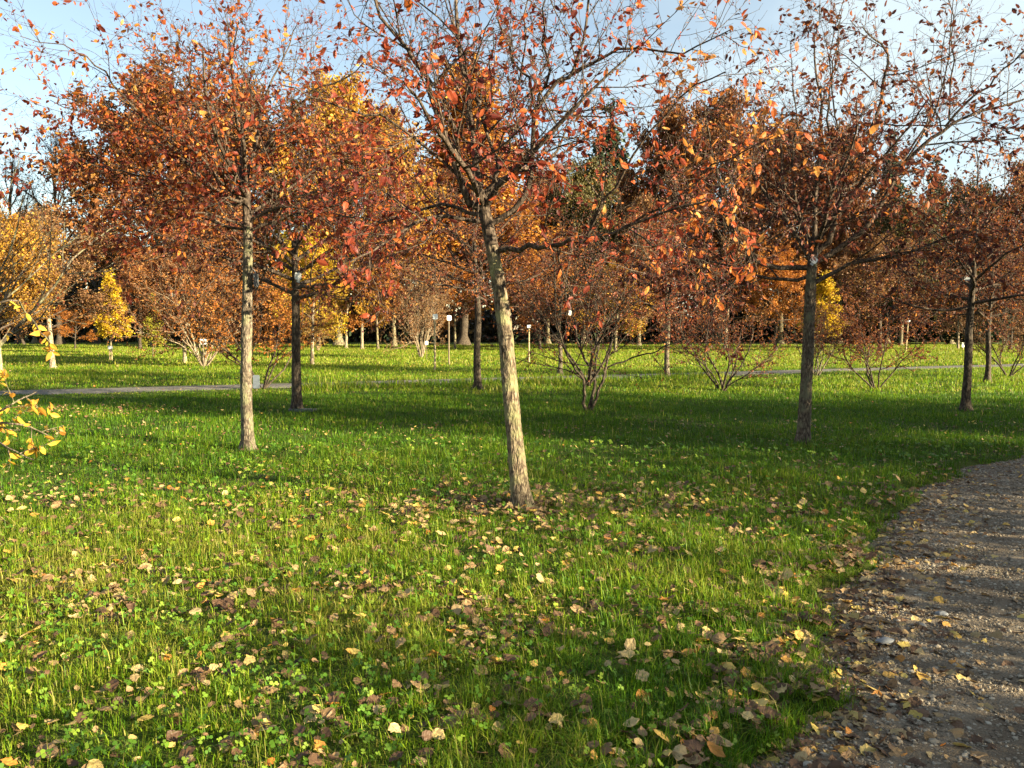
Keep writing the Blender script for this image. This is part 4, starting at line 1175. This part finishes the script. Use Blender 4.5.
# ------------------------------------------------------------------ labels, posts, tags
def box(c, s):
    V = np.array([[x, y, z] for x in (-1, 1) for y in (-1, 1) for z in (-1, 1)], float) * np.array(s) / 2 + np.array(c)
    F = np.array([[0, 1, 3, 2], [4, 6, 7, 5], [0, 4, 5, 1], [2, 3, 7, 6], [0, 2, 6, 4], [1, 5, 7, 3]])
    return V, F
def plate_mesh(w, h, t=.008):
    """a label plate with rounded corners, standing in xz, centred"""
    r = min(w, h) * .18; pts = []
    for cx, cz, a0 in ((w / 2 - r, h / 2 - r, 0), (-w / 2 + r, h / 2 - r, 90), (-w / 2 + r, -h / 2 + r, 180), (w / 2 - r, -h / 2 + r, 270)):
        for k in range(4):
            a = rad(a0 + 30 * k); pts.append((cx + r * math.cos(a), cz + r * math.sin(a)))
    n = len(pts)
    V = np.array([(x, -t / 2, z) for x, z in pts] + [(x, t / 2, z) for x, z in pts])
    sides = np.array([[i, (i + 1) % n, n + (i + 1) % n, n + i] for i in range(n)])[:, ::-1]
    return V, [sides, np.array([list(range(n))]), np.array([list(range(2 * n - 1, n - 1, -1))])]
def post(px, py, h, label, mat, pw=.20, ph=.19, r=.035, rz=0, lean=.0):
    x, y = ground(px, py)
    root = thing('label_post', label, 'post', (x, y, float(ground_z(x, y))), rz, group='label posts on the far lawn')
    g = np.random.default_rng(int(px))
    tp = [(0, 0, -.05), (lean * .4, 0, h * .4), (lean, 0, h)]
    V, F = trunk_mesh(tp, r, r * .9, 0, 10, 16, int(px), .03)
    cap = np.array([list(range(len(V) - 10, len(V)))])
    link('post', mesh_np('post', V, [F, cap], mat, smooth=False), root)
    V, Fs = plate_mesh(pw, ph)
    link('plate', mesh_np('plate', V, Fs, M_WHITE), root, (lean, -r - .012, h - ph * .45))
    return root
post(435, 371, 2.1, 'tan wooden post topped by a white plate, the left of a pair', M_STAKE, .21, .2, .04, .5)
post(449, 366, 2.1, 'dark wooden post topped by a white plate, the right of a pair', M_STAKED, .2, .2, .035, .5)
post(529, 363, 1.75, 'wooden post with white plate seen just right of the pale leaning trunk', M_STAKE, .17, .14)
post(906, 352, 2.2, 'pale leaning post with white plate above the rounded red brown shrub', M_STAKE, .22, .24, .04, 0, .08)
post(963, 350, .55, 'short white marker post at the foot of a thin pale trunk', M_STAKE, .24, .34)
x, y = ground(111, 361)
r_ = thing('small_sign', 'small white sign on two pale legs before the yellow columnar tree', 'sign', (x, y, float(ground_z(x, y))))
V, F = merge([box((0, 0, .02), (.2, .02, .02))])
for sx in (-.055, .055):
    link('leg', mesh_np('leg', *box((sx, 0, .29), (.045, .04, .66)), M_STAKE), r_)
V, Fs = plate_mesh(.24, .16, .02)
link('plate', mesh_np('plate', V, Fs, M_WHITE), r_, (0, -.03, .66))
def stake(px, py, ptop, label, w, h, mat=M_WHITE):
    x, y = ground(px, py); y -= .1
    _, _, zt = at(px, ptop, y)
    z0 = float(ground_z(x, y))
    root = thing('label_stake', label, 'label', (x, y, z0), group='small label plates at the shrubs')
    link('stake', mesh_np('stake', *box((0, 0, (zt - z0) / 2 - .05), (.02, .015, zt - z0)), M_STAKED), root)
    V, Fs = plate_mesh(w, h)
    link('plate', mesh_np('plate', V, Fs, mat), root, (0, -.02, zt - z0 - h / 2))
stake(205, 370, 339, 'white label plate in front of the large vase shaped shrub', .24, .2)
stake(427, 361, 341, 'white label plate at the foot of the tan vase shrub', .16, .18)
stake(258, 391, 375, 'white plate tinted bluish as shade at the foot of the orange shrub', .17, .34, M_WHITE_SHADE)
def tree_tag(px, py, Y, w, h, label, mat=M_WHITE, rz=0, tilt=0, strip=True):
    p = at(px, py, Y)
    root = thing('tree_tag', label, 'tag', p, rz, group='tags hanging on the trees')
    root.rotation_euler = (0, tilt, rz)
    V, Fs = plate_mesh(w, h, .006)
    link('plate', mesh_np('plate', V, Fs, mat), root)
    V, F = tubes([(np.array([(0, .0, h / 2 - .01), (.01, .02, h / 2 + .04), (0, .06, h / 2 + .08)]), np.array([.003] * 3))], 5)
    link('cord', mesh_np('cord', V, F, M_GREYP), root)
    if strip:
        V, Fs = plate_mesh(w * .5, h * .45, .006)
        link('strip', mesh_np('strip', V, Fs, M_GREYP), root, (w * .1, 0, -h * .75))
tree_tag(298, 276, ground(297, 412)[1] - .13, .125, .125, 'square white tag on the dark straight trunk', tilt=.1)
tree_tag(814, 260, R_D - .13, .09, .075, 'white tag crumpled at the fork of the path tree', tilt=.6)
tree_tag(256, 280, L_D - .02, .16, .17, 'dark grey tag seen edge on beside the upright pale trunk', M_DARKP, 1.5, 0, False)
tree_tag(570, 313, ground(588, 413)[1] - .35, .05, .085, 'small white tag on a stem of the bare multi stemmed shrub', tilt=.1, strip=False)
tree_tag(967, 279, ground(965, 410)[1] - .12, .11, .07, 'bluish grey tag on the dark trunk near the path', M_GREYP, 0, .1, False)

# grey slab at the foot of the tagged trunk
x, y = ground(303, 413)
V, Fs = plate_mesh(.50, .24, .04)
g = np.random.default_rng(4); V = V + g.normal(0, .006, V.shape)
V = V[:, [0, 2, 1]]; Fs = [f[:, ::-1] for f in Fs]
o = link('stone_slab', mesh_np('stone_slab', V, Fs, M_SLAB), None, (x, y, float(ground_z(x, y)) + .035)); tag(o, 'flat grey slab lying at the foot of the tagged dark trunk', 'slab')

# ------------------------------------------------------------------ light and sky
SUN_AZ, SUN_EL = rad(118), rad(15)
sd = Vector((math.sin(SUN_AZ) * math.cos(SUN_EL), math.cos(SUN_AZ) * math.cos(SUN_EL), math.sin(SUN_EL)))
sun = bpy.data.lights.new('sun', 'SUN'); sun.energy = 5.0; sun.angle = rad(.53); sun.color = (1.0, .87, .57)
so = bpy.data.objects.new('sun', sun); so.rotation_euler = sd.to_track_quat('Z', 'Y').to_euler(); so.location = (20, -10, 30); COL.objects.link(so)
w = bpy.data.worlds.new('World'); scene.world = w; w.use_nodes = True
nt = w.node_tree; N = nt.nodes; L = nt.links; N.clear()
sky = N.new('ShaderNodeTexSky'); sky.sky_type = 'NISHITA'; sky.sun_disc = False
sky.sun_elevation = SUN_EL; sky.sun_rotation = SUN_AZ; sky.air_density = 1.0; sky.dust_density = .1; sky.ozone_density = .5
tc = N.new('ShaderNodeTexCoord')
mp = N.new('ShaderNodeMapping'); mp.inputs['Scale'].default_value = (1.6, 1.6, 7); mp.inputs['Rotation'].default_value = (0, rad(8), 0)
L.new(tc.outputs['Generated'], mp.inputs[0])
n1 = N.new('ShaderNodeTexNoise'); n1.inputs['Scale'].default_value = 1.7; n1.inputs['Detail'].default_value = 8; n1.inputs['Distortion'].default_value = .7
L.new(mp.outputs[0], n1.inputs['Vector'])
sx = N.new('ShaderNodeSeparateXYZ'); L.new(tc.outputs['Generated'], sx.inputs[0])
gr = math_node(N, L, 'MULTIPLY_ADD', sx.outputs[0], .5, .0)
cs = math_node(N, L, 'ADD', n1.outputs[0], gr)
cr = ramp(N, [(.44, (.20, .20, .20)), (.62, (.5, .5, .5)), (.82, (1, 1, 1))]); L.new(cs, cr.inputs[0])
mx = N.new('ShaderNodeMix'); mx.data_type = 'RGBA'
L.new(math_node(N, L, 'MULTIPLY', cr.outputs[0], .75), mx.inputs[0]); L.new(sky.outputs[0], mx.inputs[6]); mx.inputs[7].default_value = (4.0, 4.6, 4.75, 1)
bg = N.new('ShaderNodeBackground'); bg.inputs['Strength'].default_value = .05
L.new(mx.outputs[2], bg.inputs[0])
ow = N.new('ShaderNodeOutputWorld'); L.new(bg.outputs[0], ow.inputs[0])

scene.view_settings.view_transform = 'Standard'
scene.view_settings.look = 'None'
scene.view_settings.gamma = 1
scene.view_settings.exposure = 2.3
scene.cycles.max_bounces = 6
scene.cycles.transparent_max_bounces = 4
scene.cycles.use_denoising = True
